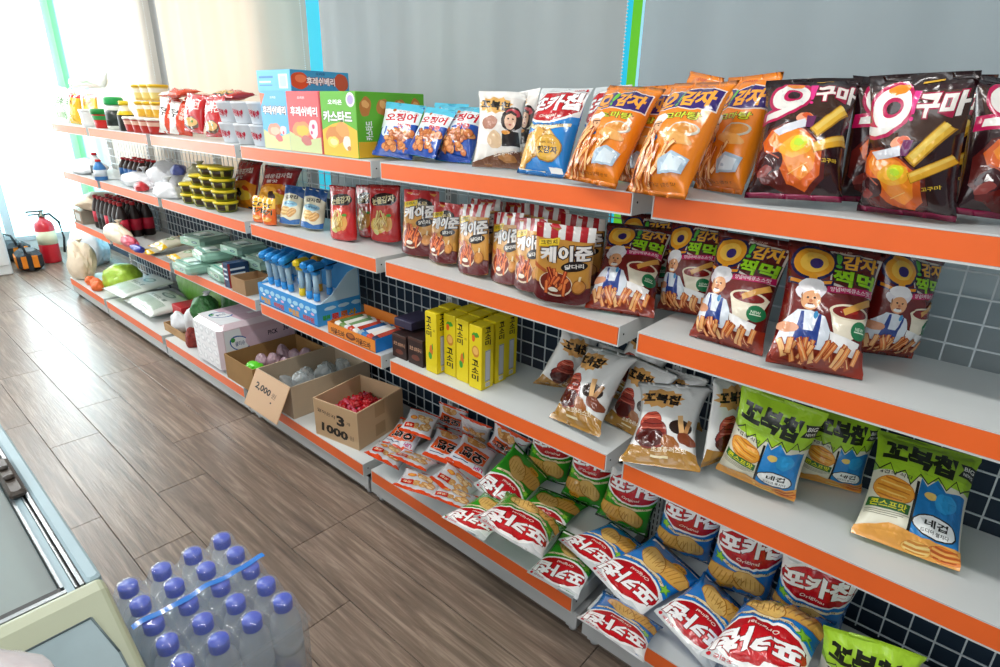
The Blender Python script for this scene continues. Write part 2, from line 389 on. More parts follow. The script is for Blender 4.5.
def fries(x0, x1, y0, y1, n, seed, cols, w=0.05, ln=0.22, tilt=(60, 120), asp=1.4):
    r = random.Random(seed); out = []
    for k in range(n):
        cx, cy = r.uniform(x0, x1), r.uniform(y0, y1); a = r.uniform(*tilt); l = ln * r.uniform(.7, 1.2); ww = w * r.uniform(.8, 1.2)
        c = r.choice(cols)
        out.append(r_(cx - l / 2 - .008, cy - ww / 2 / asp - .006, cx + l / 2 + .008, cy + ww / 2 / asp + .006, cols[-1], a, asp))
        out.append(r_(cx - l / 2, cy - ww / 2 / asp, cx + l / 2, cy + ww / 2 / asp, c, a, asp))
        out.append(r_(cx - l / 2, cy + ww * .1 / asp, cx + l / 2, cy + ww * .34 / asp, cols[0], a, asp))
    return out
def chip(cx, cy, rx, ry, base, dark, light, seed, rot=0, asp=1.4):
    out = [blob(cx, cy, rx * 1.04, ry * 1.04, dark, seed, .06, 20, rot, asp), blob(cx, cy, rx, ry, base, seed, .06, 20, rot, asp)]
    for k in range(5):
        y = cy + ry * (-.66 + .33 * k); hw = rx * math.sqrt(max(0, 1 - ((y - cy) / ry) ** 2)) * .86
        out.append(('p', rotpts([(cx - hw, y), (cx, y - .008), (cx + hw, y + .006), (cx + hw, y + .014), (cx, y + .006), (cx - hw, y + .012)], cx, cy, rot, asp), light if k % 2 else dark))
    return out
def balls(x0, x1, y0, y1, n, seed, cols, r0=0.06, asp=1.4):
    r = random.Random(seed); out = []
    for k in range(n):
        cx, cy = r.uniform(x0, x1), r.uniform(y0, y1); q = r0 * r.uniform(.75, 1.2)
        out += [e_(cx, cy, q * 1.1, q * 1.1 / asp, cols[-1], 0, 12), e_(cx, cy, q, q / asp, r.choice(cols[:-1]), 0, 12), e_(cx - q * .25, cy + q * .25 / asp, q * .4, q * .3 / asp, cols[0], 20, 8)]
    return out
def ribbonlines(y, x0, x1, n, col, h=0.006): return [r_(x0, y - k * .016, x1 - (k % 3) * .05, y - k * .016 + h, col) for k in range(n)]

ARTS = {}
def art(name, base, els, top=None, bottom=None, asp=1.4):
    L_ = []
    for e in els: (L_.extend(e) if isinstance(e, list) else L_.append(e))
    ARTS[name] = dict(base=base, els=L_, top=top or base, bottom=bottom or base, asp=asp)

def poca(name, base, dark, lively):
    els = [p_([(0, .56), (.25, .5), (.6, .52), (1, .62), (1, 1), (0, 1)], '#e9ecec'),
           p_([(0, .93), (.3, .9), (.7, .93), (1, .9), (1, 1), (0, 1)], '#cfd5d6'),
           p_([(.0, .60), (0, .50), (.3, .44), (.7, .47), (1, .58), (1, .66), (.7, .56), (.3, .53)], base),
           e_(.5, .745, .52, .215, '#f4f4f2', 6, 30), e_(.5, .745, .49, .19, '#b30d18', 6, 30), e_(.47, .775, .43, .135, '#c9141f', 6, 26),
           to('포카칩', .5, .775, .90, .185, '#ffffff', '#7a0c12', .045, .03, 8, .12),
           t_('Original', .5, .615, .34, .045, '#f3e2d6', .015, 6, .2),
           p_([(.1, .55), (.3, .5), (.7, .515), (.95, .57), (.95, .535), (.7, .475), (.3, .46), (.1, .51)], '#e8d9ae'),
           t_('생감자로 만든 포카칩', .52, .512, .66, .028, '#5a3a1a', .01, 5),
           star(.10, .52, .10, .07, .5, 5, '#4f9f2a', .3), star(.10, .52, .07, .05, .5, 5, '#8fcf3c', .3),
           blob(.32, .30, .34, .15, '#a86f22', 3, .08), blob(.32, .305, .32, .14, '#d9a64e', 3, .08), blob(.62, .33, .30, .13, '#a86f22', 5, .08, 18, -25), blob(.62, .335, .285, .12, '#e0b665', 5, .08, 18, -25)]
    for k in range(7): els.append(r_(.10 + k * .07, .22 + .006 * k, .115 + k * .07, .38, '#b98235', -8))
    for k in range(5): els.append(r_(.50 + k * .07, .26, .512 + k * .07, .41, '#bd8a3d', 12))
    if lively:
        els += [p_([(.02, .06), (.10, .30), (.42, .50), (.60, .46), (.56, .34), (.36, .16), (.14, .04)], '#b07a20'), p_([(.04, .08), (.12, .30), (.42, .48), (.57, .44), (.53, .35), (.34, .18), (.14, .06)], '#dba544'), p_([(.12, .14), (.18, .30), (.42, .44), (.40, .40), (.22, .26)], '#eec878'), blob(.68, .27, .23, .15, '#9a6a18', 8, .05), blob(.68, .275, .215, .14, '#d8a73a', 8, .05), t_('햇감자', .69, .25, .34, .07, '#241505', .035, 4), t_('100% 국내산', .68, .325, .26, .025, '#5a3209', .008, 4)]
    else:
        els += [e_(.30, .16, .13, .045, '#d9992c'), t_('짭짤한 맛', .30, .16, .2, .028, '#6a3508', .01, 0)]
    els += [r_(.05, .045, .6, .055, '#e9e2c8'), r_(.72, .04, .95, .09, '#f1f1ee'), t_('오리온', .78, .955, .2, .028, '#c2182a', .015, 0), e_(.93, .955, .025, .018, '#c2182a')]
    art(name, base, els, '#d5dadb', dark)
poca('poca_blue', '#1678c8', '#125fa3', False); poca('poca_green', '#2f9c22', '#237a1a', False); poca('poca_sun', '#1c86d6', '#1470b8', True)

OR = '#ee861c'
art('gam', OR, [t_('오리온', .45, .945, .28, .03, '#c3342a', .015),
    p_([(.02, .80), (.10, .86), (.30, .88), (.45, .85), (.60, .90), (.96, .89), (.98, .70), (.70, .67), (.40, .69), (.26, .66), (.08, .68)], '#e9d9d0'),
    p_([(.03, .80), (.10, .85), (.30, .87), (.45, .84), (.60, .89), (.95, .88), (.97, .71), (.70, .68), (.40, .70), (.26, .67), (.09, .69)], '#35206e'),
    e_(.20, .785, .125, .075, '#f3a02c', 10), e_(.21, .785, .055, .032, '#35206e', 10), p_([(.06, .715), (.2, .695), (.36, .73), (.35, .70), (.2, .672), (.07, .69)], '#f3a02c'), e_(.42, .80, .035, .055, '#6dbb3e', -10), e_(.41, .725, .022, .016, '#6dbb3e'),
    t_('감자', .70, .785, .42, .135, '#f5a83c', .05, 4),
    to('고마탕', .62, .615, .52, .06, '#d9e03a', '#3c3a12', .02, .05, 4),
    blob(.30, .57, .13, .055, '#f3eee6', 2), blob(.31, .50, .10, .070, '#e9b083', 4, .04), r_(.24, .53, .39, .543, '#5b3320', 8), blob(.31, .465, .04, .018, '#8a1e16', 5), e_(.275, .515, .012, .009, '#1c120c'), e_(.345, .515, .012, .009, '#1c120c'),
    blob(.15, .43, .15, .06, '#f1f3f4', 7), blob(.30, .42, .12, .04, '#3a70b5', 9), blob(.10, .49, .06, .035, '#e9b083', 8),
    e_(.74, .50, .20, .06, '#c9c3ae', 10), e_(.74, .505, .17, .045, '#d98f3a', 10), blob(.7, .43, .2, .05, '#e9a95a', 12, .15),
    fries(.10, .66, .12, .38, 26, 11, ['#f8cf92', '#ef9d4c', '#f4b46a', '#e58636', '#c9652a'], .045, .34, (50, 100)),
    p_([(.58, .15), (.90, .17), (.94, .29), (.74, .32), (.58, .25)], '#a9bfd0'), p_([(.63, .17), (.86, .185), (.89, .27), (.72, .295)], '#d8e6ee'),
    t_('바삭하고 달콤한 맛', .62, .085, .5, .02, '#8e4a10', .01, 3)], OR, '#e07a16')

def swirl(cx, cy, k, fill, out, hole):
    tail = [(-.24, -.125), (-.10, -.115), (.06, -.085), (.19, -.03), (.14, -.085), (.02, -.145), (-.12, -.175), (-.25, -.175)]
    big = [(-.275, -.10), (-.10, -.09), (.06, -.06), (.23, .0), (.19, -.085), (.05, -.165), (-.12, -.20), (-.285, -.20)]
    return [p_([(cx + x * k, cy + y * k) for x, y in big], out), e_(cx, cy, .235 * k, .145 * k, out, 12, 28), p_([(cx + x * k, cy + y * k) for x, y in tail], fill), e_(cx, cy, .20 * k, .118 * k, fill, 12, 28), e_(cx + .02, cy + .005, .10 * k, .060 * k, out, 12), e_(cx + .03, cy + .003, .065 * k, .038 * k, hole, 12)]
art('gog', '#2a0f14', [p_([(0, .93), (1, .93), (1, 1), (0, 1)], '#1d0b0e'), p_([(.02, .90), (.06, .62), (.3, .56), (1, .62), (1, .66), (.98, .90)], '#3d2318'),
    swirl(.30, .795, 1.05, '#efece6', '#bb1552', '#2a0f14'), blob(.34, .905, .09, .03, '#f08a1e', 1), p_([(.50, .90), (.58, .90), (.55, .76), (.52, .76)], '#e4348a'), e_(.535, .73, .02, .014, '#e4348a'), to('구마', .78, .815, .40, .14, '#efe9e2', '#a3143f', .04, .05, 0),
    p_([(.02, .40), (.10, .52), (.30, .55), (.52, .50), (.78, .36), (.80, .14), (.66, .03), (.40, .05), (.14, .10), (.03, .20)], '#5a1a16'),
    p_([(.06, .42), (.14, .51), (.32, .53), (.52, .48), (.74, .36), (.75, .16), (.62, .06), (.42, .10), (.24, .26), (.10, .34)], '#d9601a'),
    p_([(.12, .43), (.18, .49), (.34, .51), (.52, .46), (.68, .36), (.68, .20), (.56, .12), (.42, .18), (.28, .32), (.16, .38)], '#f08c22'), blob(.46, .36, .17, .085, '#f6b02c', 14, .1), blob(.48, .38, .10, .055, '#e6e02a', 15, .12), blob(.48, .385, .05, .03, '#c4e83a', 16, .12), blob(.20, .24, .13, .09, '#3c1418', 21, .1), blob(.15, .18, .08, .04, '#8a3a34', 22, .2), r_(.1, .30, .3, .31, '#b9604a', -30), r_(.4, .2, .62, .206, '#f8c468', 30),
    blob(.50, .585, .09, .045, '#f1a07c', 3), blob(.52, .60, .06, .025, '#d9592a', 33), p_([(.16, .50), (.50, .57), (.56, .51), (.24, .45)], '#d9dce4'), p_([(.52, .60), (.62, .60), (.60, .50), (.52, .50)], '#6a2b5a'),
    r_(.55, .52, .98, .62, '#a9760f', 48), r_(.56, .535, .97, .615, '#eab93a', 48), r_(.57, .575, .96, .61, '#f6d468', 48),
    r_(.62, .36, .99, .44, '#a9760f', 24), r_(.625, .365, .985, .435, '#e9ae30', 24), r_(.63, .405, .98, .43, '#f5cd5e', 24),
    t_('고구마', .83, .27, .16, .03, '#e7c43a', .015, 6), r_(.55, .94, .72, .95, '#c79a2a', 6)], '#1d0b0e', '#8a1a44')

art('dip', '#6e1612', [p_([(0, 0), (.5, .03), (1, 0), (1, .2), (0, .22)], '#8a2b18'), t_('오리온', .58, .95, .2, .022, '#e9b4a0', .01),
    p_([(.45, .66), (.66, .62), (.98, .60), (1, .92), (.75, .93), (.45, .95)], '#d9cfc4'), p_([(.47, .675), (.66, .64), (.96, .62), (.97, .90), (.75, .91), (.47, .93)], '#571013'),
    e_(.27, .82, .245, .15, '#1b1a4f', 5), e_(.27, .82, .215, .125, '#f0a325', 5), e_(.27, .82, .15, .085, '#f7c24a', 5), e_(.29, .81, .07, .045, '#31216b', 5), p_([(.02, .70), (.2, .66), (.5, .69), (.5, .645), (.2, .61), (.02, .65)], '#1b1a4f'), p_([(.04, .69), (.2, .655), (.48, .68), (.47, .655), (.2, .625), (.04, .66)], '#f09a20'), p_([(.22, .72), (.32, .72), (.31, .66), (.23, .66)], '#f0a325'),
    to('!', .54, .86, .05, .12, '#58b53a', '#151a3c', .03, .04, 0), to('감자', .77, .855, .36, .11, '#f3b136', '#241a52', .04, .05, 0), to('찍먹', .72, .715, .46, .12, '#9bd61e', '#1f3a12', .04, .04, -2),
    p_([(.42, .585), (.98, .61), (.97, .665), (.44, .635)], '#c41f5e'), t_('양념바베큐소스맛', .70, .625, .46, .035, '#fbe9f0', .012, 3),
    blob(.27, .585, .17, .07, '#e9e4ea', 2, .08), blob(.27, .63, .15, .05, '#f6f3f5', 6, .1), blob(.28, .51, .105, .08, '#e7a878', 4, .03), blob(.28, .465, .05, .02, '#f3f0ec', 3), e_(.245, .53, .013, .008, '#2b1a12'), e_(.315, .53, .013, .008, '#2b1a12'), e_(.28, .505, .02, .014, '#c9764e'), r_(.25, .475, .31, .485, '#7a1f18'), p_([(.17, .55), (.19, .49), (.185, .57)], '#8d5a33'),
    p_([(.02, .16), (.05, .34), (.16, .43), (.30, .43), (.46, .40), (.55, .30), (.55, .15)], '#dfe6ef'), p_([(.18, .20), (.20, .42), (.23, .42), (.26, .28), (.36, .28), (.39, .41), (.42, .41), (.44, .18)], '#26418f'), e_(.36, .40, .025, .03, '#3f93c9'), blob(.10, .29, .10, .045, '#e3a07a', 7),
    p_([(.50, .46), (.97, .47), (.93, .33), (.76, .25), (.60, .28)], '#f0e6cf'), e_(.73, .46, .235, .06, '#e8dcc0'), e_(.73, .46, .20, .045, '#7d130f'), e_(.72, .47, .10, .02, '#a0241a'),
    r_(.64, .49, .97, .54, '#dba049', 30), e_(.87, .34, .10, .07, '#1f7a4a'), t_('NEW', .87, .35, .1, .025, '#dff0d8', .01), r_(.81, .325, .93, .333, '#dff0d8'),
    p_([(.55, .30), (.9, .25), (.86, .14), (.58, .16)], '#f1f0ee'),
    fries(.08, .9, .10, .17, 24, 5, ['#f3bd7c', '#ea9651', '#efa865', '#dd7e3f', '#a8431e'], .045, .19, (55, 125))], '#5e1210', '#7e2614')

def kj(name, topc):
    els = []
    if topc is None:
        for k in range(8):
            els.append(p_([(k / 8, .87), ((k + 1) / 8, .87), ((k + 1) / 8, 1), (k / 8, 1)], '#b31420' if k % 2 == 0 else '#e9e6e2'))
            els.append(p_([(k / 8, .83), ((k + 1) / 8, .83), ((k + 1) / 8, .87), (k / 8, .87)], '#b31420' if k % 2 == 0 else '#e9e6e2'))
    else:
        els += [p_([(0, .80), (1, .76), (1, 1), (0, 1)], topc), t_('오리온', .3, .93, .25, .025, '#f6dcdc', .01), e_(.55, .78, .30, .10, '#1c0d0a', 0), to('눈을', .56, .78, .36, .10, '#d9c28a', '#1c0d0a', .02, .02)]
    els += [p_([(.06, .80), (.42, .85), (.40, .76), (.06, .72)], '#e9c524'), t_('크런치', .23, .785, .28, .05, '#1f1a08', .02, 8),
            to('케이준', .54, .665, .86, .175, '#efeae6', '#2a1218', .045, .06, 7, .1), e_(.70, .52, .23, .065, '#1d1110', 8), t_('닭다리', .70, .52, .32, .055, '#f1ece4', .02, 8),
            p_([(0, 0), (1, 0), (1, .20), (.82, .26), (.55, .18), (.28, .26), (0, .24)], '#5a1216'),
            p_([(.05, .47), (.22, .42), (.26, .38), (.1, .42)], '#a84e22'), p_([(0, .50), (.22, .44), (.2, .40), (0, .44)], '#b85a28'),
            e_(.40, .27, .30, .165, '#e7d6bd', 0), e_(.40, .28, .28, .15, '#7d2b17', 0),
            fries(.24, .56, .20, .40, 14, 21, ['#f08a4a', '#d65a2a', '#e2733a', '#c4471f', '#8a2614'], .05, .24, (45, 120)),
            e_(.37, .20, .09, .03, '#f3ead8'), blob(.80, .26, .115, .10, '#8a4a16', 3, .05), blob(.80, .265, .10, .085, '#c9853a', 3, .05), r_(.79, .33, .83, .40, '#e9d6ae', -8)]
    art(name, '#cf9440', els, topc or '#b31420', '#4f1014')
kj('kj', None); kj('kj_red', '#b81a1f')
art('redp', '#bd181c', [t_('오리온', .34, .915, .34, .026, '#f3d7d2', .012), e_(.5, .735, .42, .125, '#2a0f0c', 6), to('눈을감자', .5, .74, .70, .12, '#e6d9a6', '#2a0f0c', .03, .03, 10),
    p_([(.12, .50), (.20, .63), (.80, .66), (.9, .50), (.78, .18), (.5, .11), (.24, .18)], '#c9301f'), blob(.40, .30, .26, .15, '#e0b653', 3, .06), blob(.40, .30, .20, .11, '#f0d27c', 4, .06), blob(.66, .33, .16, .13, '#d99a48', 6, .06),
    fries(.28, .62, .30, .46, 12, 8, ['#f2dd8e', '#e8c765', '#dfb44f', '#f0d684', '#a8782a'], .04, .30, (55, 125)), blob(.72, .48, .07, .03, '#4d9a30', 3), e_(.34, .18, .10, .045, '#e6dc9a', -20), e_(.34, .18, .07, .03, '#cfd37a', -20)], '#a81418', '#a81418')
art('crm', '#e8e0c4', [p_([(0, .74), (.35, .80), (.7, .78), (1, .70), (1, 1), (0, 1)], '#1f4f8c'), t_('감자칩', .5, .70, .6, .09, '#2a2320', .03, 4), e_(.5, .52, .36, .08, '#8fc4da'), t_('담백한맛', .5, .52, .5, .05, '#1d4d84', .02), chip(.38, .33, .22, .12, '#e3bd78', '#b98845', '#f0d59a', 4), chip(.68, .30, .2, .11, '#dca865', '#b07a3a', '#ecc88a', 7, 30),
    p_([(0, 0), (1, 0), (1, .15), (.7, .10), (.4, .16), (0, .13)], '#2f68a8')], '#173e70', '#24568f')
art('bigr', '#9c1416', [p_([(0, 0), (1, 0), (1, .50), (.7, .56), (.35, .53), (0, .48)], '#e98a16'), blob(.35, .36, .30, .13, '#f5a92c', 3), blob(.66, .26, .25, .12, '#f2c436', 7), to('매운감자칩', .5, .74, .72, .11, '#f1d6ce', '#5a0a0c', .03, .03, 10), t_('불맛', .4, .6, .3, .07, '#f4e3dc', .02, 8), blob(.28, .18, .16, .07, '#dfe0e4', 2), blob(.5, .3, .1, .09, '#3a1410', 9, .2), blob(.74, .40, .12, .05, '#c63a12', 12, .2)], '#870f12', '#3a2420')
art('orm', '#e8641c', [p_([(0, .55), (1, .62), (1, 1), (0, 1)], '#e9b322'), to('꿀꽈', .5, .70, .7, .17, '#1a1310', '#e9b322', .05, .02), to('배기', .5, .47, .7, .17, '#1a1310', '#f0c52c', .05, .02), blob(.5, .2, .3, .1, '#f0a23a', 4)], '#d2521a', '#d2521a')
art('squid', '#1c4fae', [p_([(0, .50), (.5, .56), (1, .62), (1, .86), (0, .88)], '#e9f2f4'), p_([(0, .86), (1, .84), (1, 1), (0, 1)], '#53c1de'), t_('오리온', .55, .825, .3, .035, '#c2202c', .012), e_(.28, .84, .05, .03, '#b5601f'), e_(.88, .79, .05, .035, '#b5601f'),
    to('오징어', .50, .71, .80, .15, '#c5142b', '#ffffff', .035, .035, 3), to('땅콩', .66, .555, .36, .085, '#d21f2e', '#ffffff', .03, .03, 0), e_(.22, .45, .16, .12, '#dff0fa', 15), r_(.16, .38, .2, .52, '#2d5fc0'), r_(.25, .38, .29, .50, '#2d5fc0'),
    balls(.24, .92, .13, .48, 44, 13, ['#e39a5a', '#c96f34', '#b9602a', '#d4803e', '#7a3413'], .072), p_([(0, 0), (1, 0), (1, .07), (.5, .10), (0, .08)], '#1a46a0')], '#4fbfdc', '#2f9fcb')
art('woman', '#eae4dc', [p_([(0, .93), (1, .9), (1, 1), (0, 1)], '#f2efe9'), star(.38, .80, .40, .12, .8, 12, '#e2ad5c', .1), to('꼬북칩', .38, .80, .62, .115, '#17110d', '#e2ad5c', .05, .01, -6),
    blob(.78, .62, .22, .17, '#2a1a16', 3, .05), blob(.80, .70, .16, .05, '#c4434e', 5), blob(.76, .60, .13, .115, '#eebf9f', 6, .03), e_(.71, .62, .02, .01, '#1b1110'), e_(.81, .62, .02, .01, '#1b1110'), e_(.76, .545, .03, .01, '#b8343c'), p_([(.64, .70), (.76, .73), (.88, .69), (.88, .66), (.76, .69), (.64, .66)], '#2a1a16'),
    p_([(.60, .46), (.95, .46), (1, .28), (.62, .26)], '#221a1c'), blob(.68, .44, .09, .03, '#d98f32', 7), blob(.30, .56, .16, .10, '#b07a64', 8, .1), blob(.22, .36, .20, .09, '#f3efe9', 9, .1),
    blob(.45, .34, .16, .12, '#d8b892', 11, .1), p_([(0, 0), (1, 0), (1, .22), (.55, .17), (0, .06)], '#6b3f22'), blob(.75, .12, .2, .05, '#a8713a', 5), t_('초코츄러스맛', .70, .19, .5, .06, '#f4e8d8', .02, 12)], '#efece6', '#8a5a2c')
art('tchoc', '#dfe0de', [p_([(0, .0), (1, 0), (1, .17), (.72, .21), (.3, .16), (0, .2)], '#a3762e'), star(.36, .76, .37, .14, .8, 12, '#dba45e', .1), to('꼬북칩', .36, .76, .56, .125, '#1a130f', '#dba45e', .05, .01, -3),
    chip(.26, .46, .17, .12, '#c4503c', '#7a2419', '#e08a70', 3), chip(.32, .32, .26, .16, '#8a2f25', '#4f130f', '#c26a58', 5), blob(.30, .27, .25, .09, '#4a120f', 6), blob(.76, .42, .17, .09, '#2a1a14', 8, .05), r_(.72, .36, .80, .56, '#e0b27a', 14), r_(.84, .36, .90, .52, '#b98552', -12), blob(.86, .30, .13, .07, '#7a3a1e', 9, .15), blob(.62, .24, .14, .07, '#9a5a26', 10, .15),
    t_('초코츄러스맛', .62, .165, .5, .05, '#f0e2c8', .02, 4), r_(.38, .08, .62, .10, '#e8d9ae')], '#d6d8d7', '#8d6426')
art('tgrn', '#a3cf2e', [p_([(0, 0), (1, 0), (1, .60), (0, .60)], '#e3e0cb'),
    p_([(0, 1), (1, 1), (1, .66), (.90, .58), (.84, .66), (.76, .55), (.66, .64), (.57, .55), (.48, .62), (.40, .50), (.32, .62), (.22, .56), (.16, .66), (.06, .60), (0, .68)], '#1c2a12'),
    p_([(0, 1), (1, 1), (1, .675), (.90, .595), (.84, .675), (.76, .565), (.66, .655), (.57, .565), (.48, .635), (.40, .52), (.32, .635), (.22, .575), (.16, .675), (.06, .615), (0, .695)], '#a6d22c'),
    to('꼬북칩', .44, .785, .70, .19, '#141c0c', '#a6d22c', .065, .005, -3), p_([(.84, .86), (1.0, .86), (1.0, .73), (.84, .73), (.88, .80)], '#20241e'), t_('BIG', .935, .82, .1, .04, '#eef0e6', .015), t_('NEWS', .935, .765, .1, .028, '#eef0e6', .01),
    p_([(.48, .12), (.98, .12), (.96, .56), (.90, .565), (.76, .535), (.66, .62), (.57, .535), (.50, .60)], '#1d7fc4'), blob(.78, .44, .10, .09, '#2a9ad6', 4), p_([(.46, .56), (.49, .56), (.50, .12), (.47, .12)], '#10140c'),
    t_('4겹의 식감', .24, .575, .34, .035, '#2c2a1e', .012, -3), chip(.25, .43, .20, .115, '#eaa034', '#c06a1c', '#f3c66a', 7, -12), r_(.03, .255, .45, .335, '#2a6b2c', -2), t_('콘스프맛', .24, .295, .36, .055, '#e6e22a', .025, -2), ribbonlines(.235, .03, .46, 3, '#8f8c74'),
    blob(.72, .23, .23, .085, '#10140c', 5, .08), blob(.72, .23, .215, .075, '#f1f4f2', 5, .08), t_('네겹', .73, .25, .22, .055, '#15180f', .03, 0), t_('드디어 펼치다', .73, .19, .28, .03, '#15180f', .012),
    blob(.62, .46, .07, .03, '#e9c76a', 6), p_([(0, 0), (1, 0), (1, .14), (.62, .13), (.3, .16), (0, .08)], '#e5a24a'), chip(.86, .07, .16, .05, '#e2812c', '#b8541a', '#f0b45e', 5), chip(.6, .05, .14, .045, '#efc063', '#d0862e', '#f5d98e', 6)], '#9cc72c', '#d98f3a')
art('sml', '#d9dde4', [p_([(0, .90), (1, .90), (1, 1), (0, 1)], '#e2491c'), p_([(0, 0), (1, 0), (1, .07), (0, .07)], '#e2491c'), p_([(.12, .38), (.88, .34), (.94, .74), (.55, .80), (.14, .72)], '#e2581f'), to('오땅', .52, .58, .66, .28, '#120f0e', '#f2e9e2', .05, .03, -5),
    t_('UP!', .22, .83, .22, .09, '#c7207a', .03), r_(.5, .82, .9, .84, '#2a3566'), blob(.62, .20, .26, .11, '#cf8f4c', 5), balls(.42, .82, .13, .26, 9, 4, ['#f0cd94', '#e2ae6a', '#b9743a'], .07), r_(.08, .15, .28, .17, '#8a2a5e')], '#e2491c', '#d8d4d2')
art('smlp', '#dadde2', [p_([(0, .90), (1, .90), (1, 1), (0, 1)], '#e2491c'), p_([(0, 0), (1, 0), (1, .07), (0, .07)], '#e2491c'), balls(.18, .66, .30, .74, 26, 4, ['#f3d6a2', '#e2ae6a', '#dba15c', '#b9743a'], .085), p_([(.66, .62), (.94, .66), (.9, .84), (.62, .80)], '#cc2a16'), t_('오땅', .78, .73, .2, .08, '#f6e9c8', .03), e_(.76, .42, .11, .08, '#f0842c'), e_(.76, .42, .07, .05, '#f7b04a'), ribbonlines(.22, .1, .8, 4, '#9aa0a8')], '#e2491c', '#e2491c')
# box faces
art('cake_blue', '#5fb9e6', [p_([(0, 0), (1, 0), (1, .30), (.5, .20), (0, .34)], '#d8dc9a'), t_('오리온', .5, .90, .22, .04, '#f6f9fb', .015), to('후레쉬베리', .5, .68, .86, .14, '#ffffff', '#7a4a52', .03, .05, 0), p_([(0, .98), (.2, .96), (.0, .74)], '#f0805a'), blob(.45, .34, .24, .13, '#f0a084', 3), blob(.46, .32, .16, .08, '#f7c8ac', 4), blob(.6, .20, .14, .06, '#e06a6a', 5), blob(.78, .34, .14, .07, '#f4d7de', 6), e_(.78, .30, .03, .03, '#d8425c')], asp=1.0)
art('cake_pink', '#ea5c60', [p_([(0, 0), (1, 0), (1, .28), (.5, .20), (0, .34)], '#cdd79a'), t_('오리온', .45, .90, .22, .04, '#f9eff0', .015), to('후레쉬베리', .5, .68, .80, .15, '#ffffff', '#b03a4e', .03, .04, 0), blob(.40, .38, .26, .15, '#f29a62', 3), blob(.42, .36, .17, .10, '#f8c23c', 4), blob(.52, .20, .16, .08, '#c9706a', 5), blob(.76, .40, .15, .14, '#f0dfe4', 6), e_(.76, .44, .04, .04, '#d03a78'), e_(.70, .34, .03, .03, '#d03a78'), p_([(.96, 0), (1, 0), (1, 1), (.96, 1)], '#c2202c')], asp=1.0)
art('custard', '#63b72c', [p_([(0, 0), (1, 0), (1, .42), (.6, .55), (.3, .5), (0, .40)], '#f2bf2c'), t_('오리온', .42, .84, .4, .075, '#ffffff', .03), to('카스타드', .47, .62, .80, .16, '#ffffff', '#4a7a1c', .045, .05, 0), e_(.86, .88, .12, .11, '#e8e2f2'), e_(.86, .88, .08, .07, '#b9a6d8'), blob(.38, .33, .26, .16, '#d98b3c', 3), blob(.60, .42, .20, .11, '#e3a152', 5), blob(.30, .22, .15, .10, '#f6d95a', 4), blob(.32, .22, .10, .06, '#f9e9a0', 7), blob(.70, .22, .12, .10, '#efe9dc', 6), blob(.76, .14, .05, .04, '#c98a3a', 8)], asp=1.0)
art('custard_side', '#63b72c', [p_([(0, 0), (1, 0), (1, .25), (0, .25)], '#e9b42c')] + [blob(.12 + .25 * k, .78, .085, .14, '#c9803a', k + 2) for k in range(4)] + [blob(.12 + .25 * k, .82, .05, .06, '#efb46a', k + 9) for k in range(4)] + [t_('카스타드', .16, .42, .2, .14, '#ffffff', .03, 90)], asp=.7)
art('cake_blue_side', '#3fa4d6', [blob(.14, .5, .15, .42, '#d9582e', 3, .04), blob(.16, .6, .09, .2, '#f08a5a', 4, .04), blob(.86, .5, .13, .42, '#cc5a3a', 5, .04), t_('오리온', .5, .86, .16, .13, '#1d4f8a', .02), to('후레쉬베리', .5, .50, .48, .36, '#ffffff', '#7a2f3a', .04, .05, 0)], asp=.35)
art('cake_blue_end', '#6cc4ec', [r_(.06, .62, .5, .72, '#3f86c6'), r_(.06, .4, .42, .48, '#e7f4fa'), r_(.06, .25, .46, .3, '#3f86c6'), r_(.66, .12, .92, .8, '#e9f1f5'), r_(.7, .2, .88, .7, '#bcd6e4')], asp=.5)
art('yellow_a', '#e4cc12', [t_('고소미', .5, .70, .14, .80, '#1d1a10', .03, 0)], asp=4)
def ybox(name, rot):
    word = [to(ch, .32, .88 - .115 * k, .42, .09, '#1a160c', '#e6d018', .03, .005, -90 * 0) for k, ch in enumerate('고소미')]
    art(name, '#e6cf16', word + [blob(.5, .38, .14, .10, '#d9762a', 3, .1, 14, 0, 4), blob(.62, .44, .06, .05, '#3f9a2c', 5, .2, 12, 0, 4), blob(.4, .28, .13, .07, '#3fa032', 7, .2, 14, 0, 4), t_('달콤짭짤', .78, .72, .16, .035, '#6a4a10', .01)], asp=4)
ybox('yellow_front', 0)
art('yellow_pic', '#e6cf16', [blob(.5, .86, .22, .05, '#3f9a2c', 3, .3, 14, 0, 4), blob(.34, .80, .12, .06, '#e0641c', 4, .1, 14, 0, 4), blob(.52, .60, .30, .09, '#d08a30', 5, .05, 14, 0, 4), blob(.52, .61, .22, .06, '#eab45e', 5, .05, 14, 0, 4)] + [to(ch, .5, .42 - .12 * k, .5, .09, '#1a160c', '#e6cf16', .03, .005) for k, ch in enumerate('고소미')], asp=4)
art('yellow_side', '#e6cf16', [r_(.30, .12, .74, .62, '#9aa0ab'), r_(.34, .14, .70, .60, '#c3c7cf'), r_(.34, .03, .72, .10, '#f1f2ee')] + [r_(.37 + .06 * k, .035, .39 + .06 * k, .095, '#222222') for k in range(6)] + [to(ch, .5, .94 - .10 * k, .44, .08, '#1a160c', '#e6cf16', .03, .005) for k, ch in enumerate('고소미')], asp=4)
art('stick_front', '#2f93dc', [blob(.12 + .2 * k, .70, .08, .12, '#a6d8f2', k) for k in range(5)] + [blob(.2 + .22 * k, .50, .05, .07, '#e6b7d6' if k % 2 else '#f0f4f8', k + 4) for k in range(4)] + [t_('뽀로로', .24, .20, .34, .24, '#e2a010', .05), t_('비타민', .72, .20, .34, .24, '#c63a1c', .05), r_(0, 0, 1, .06, '#1d5fa8')], asp=.4)
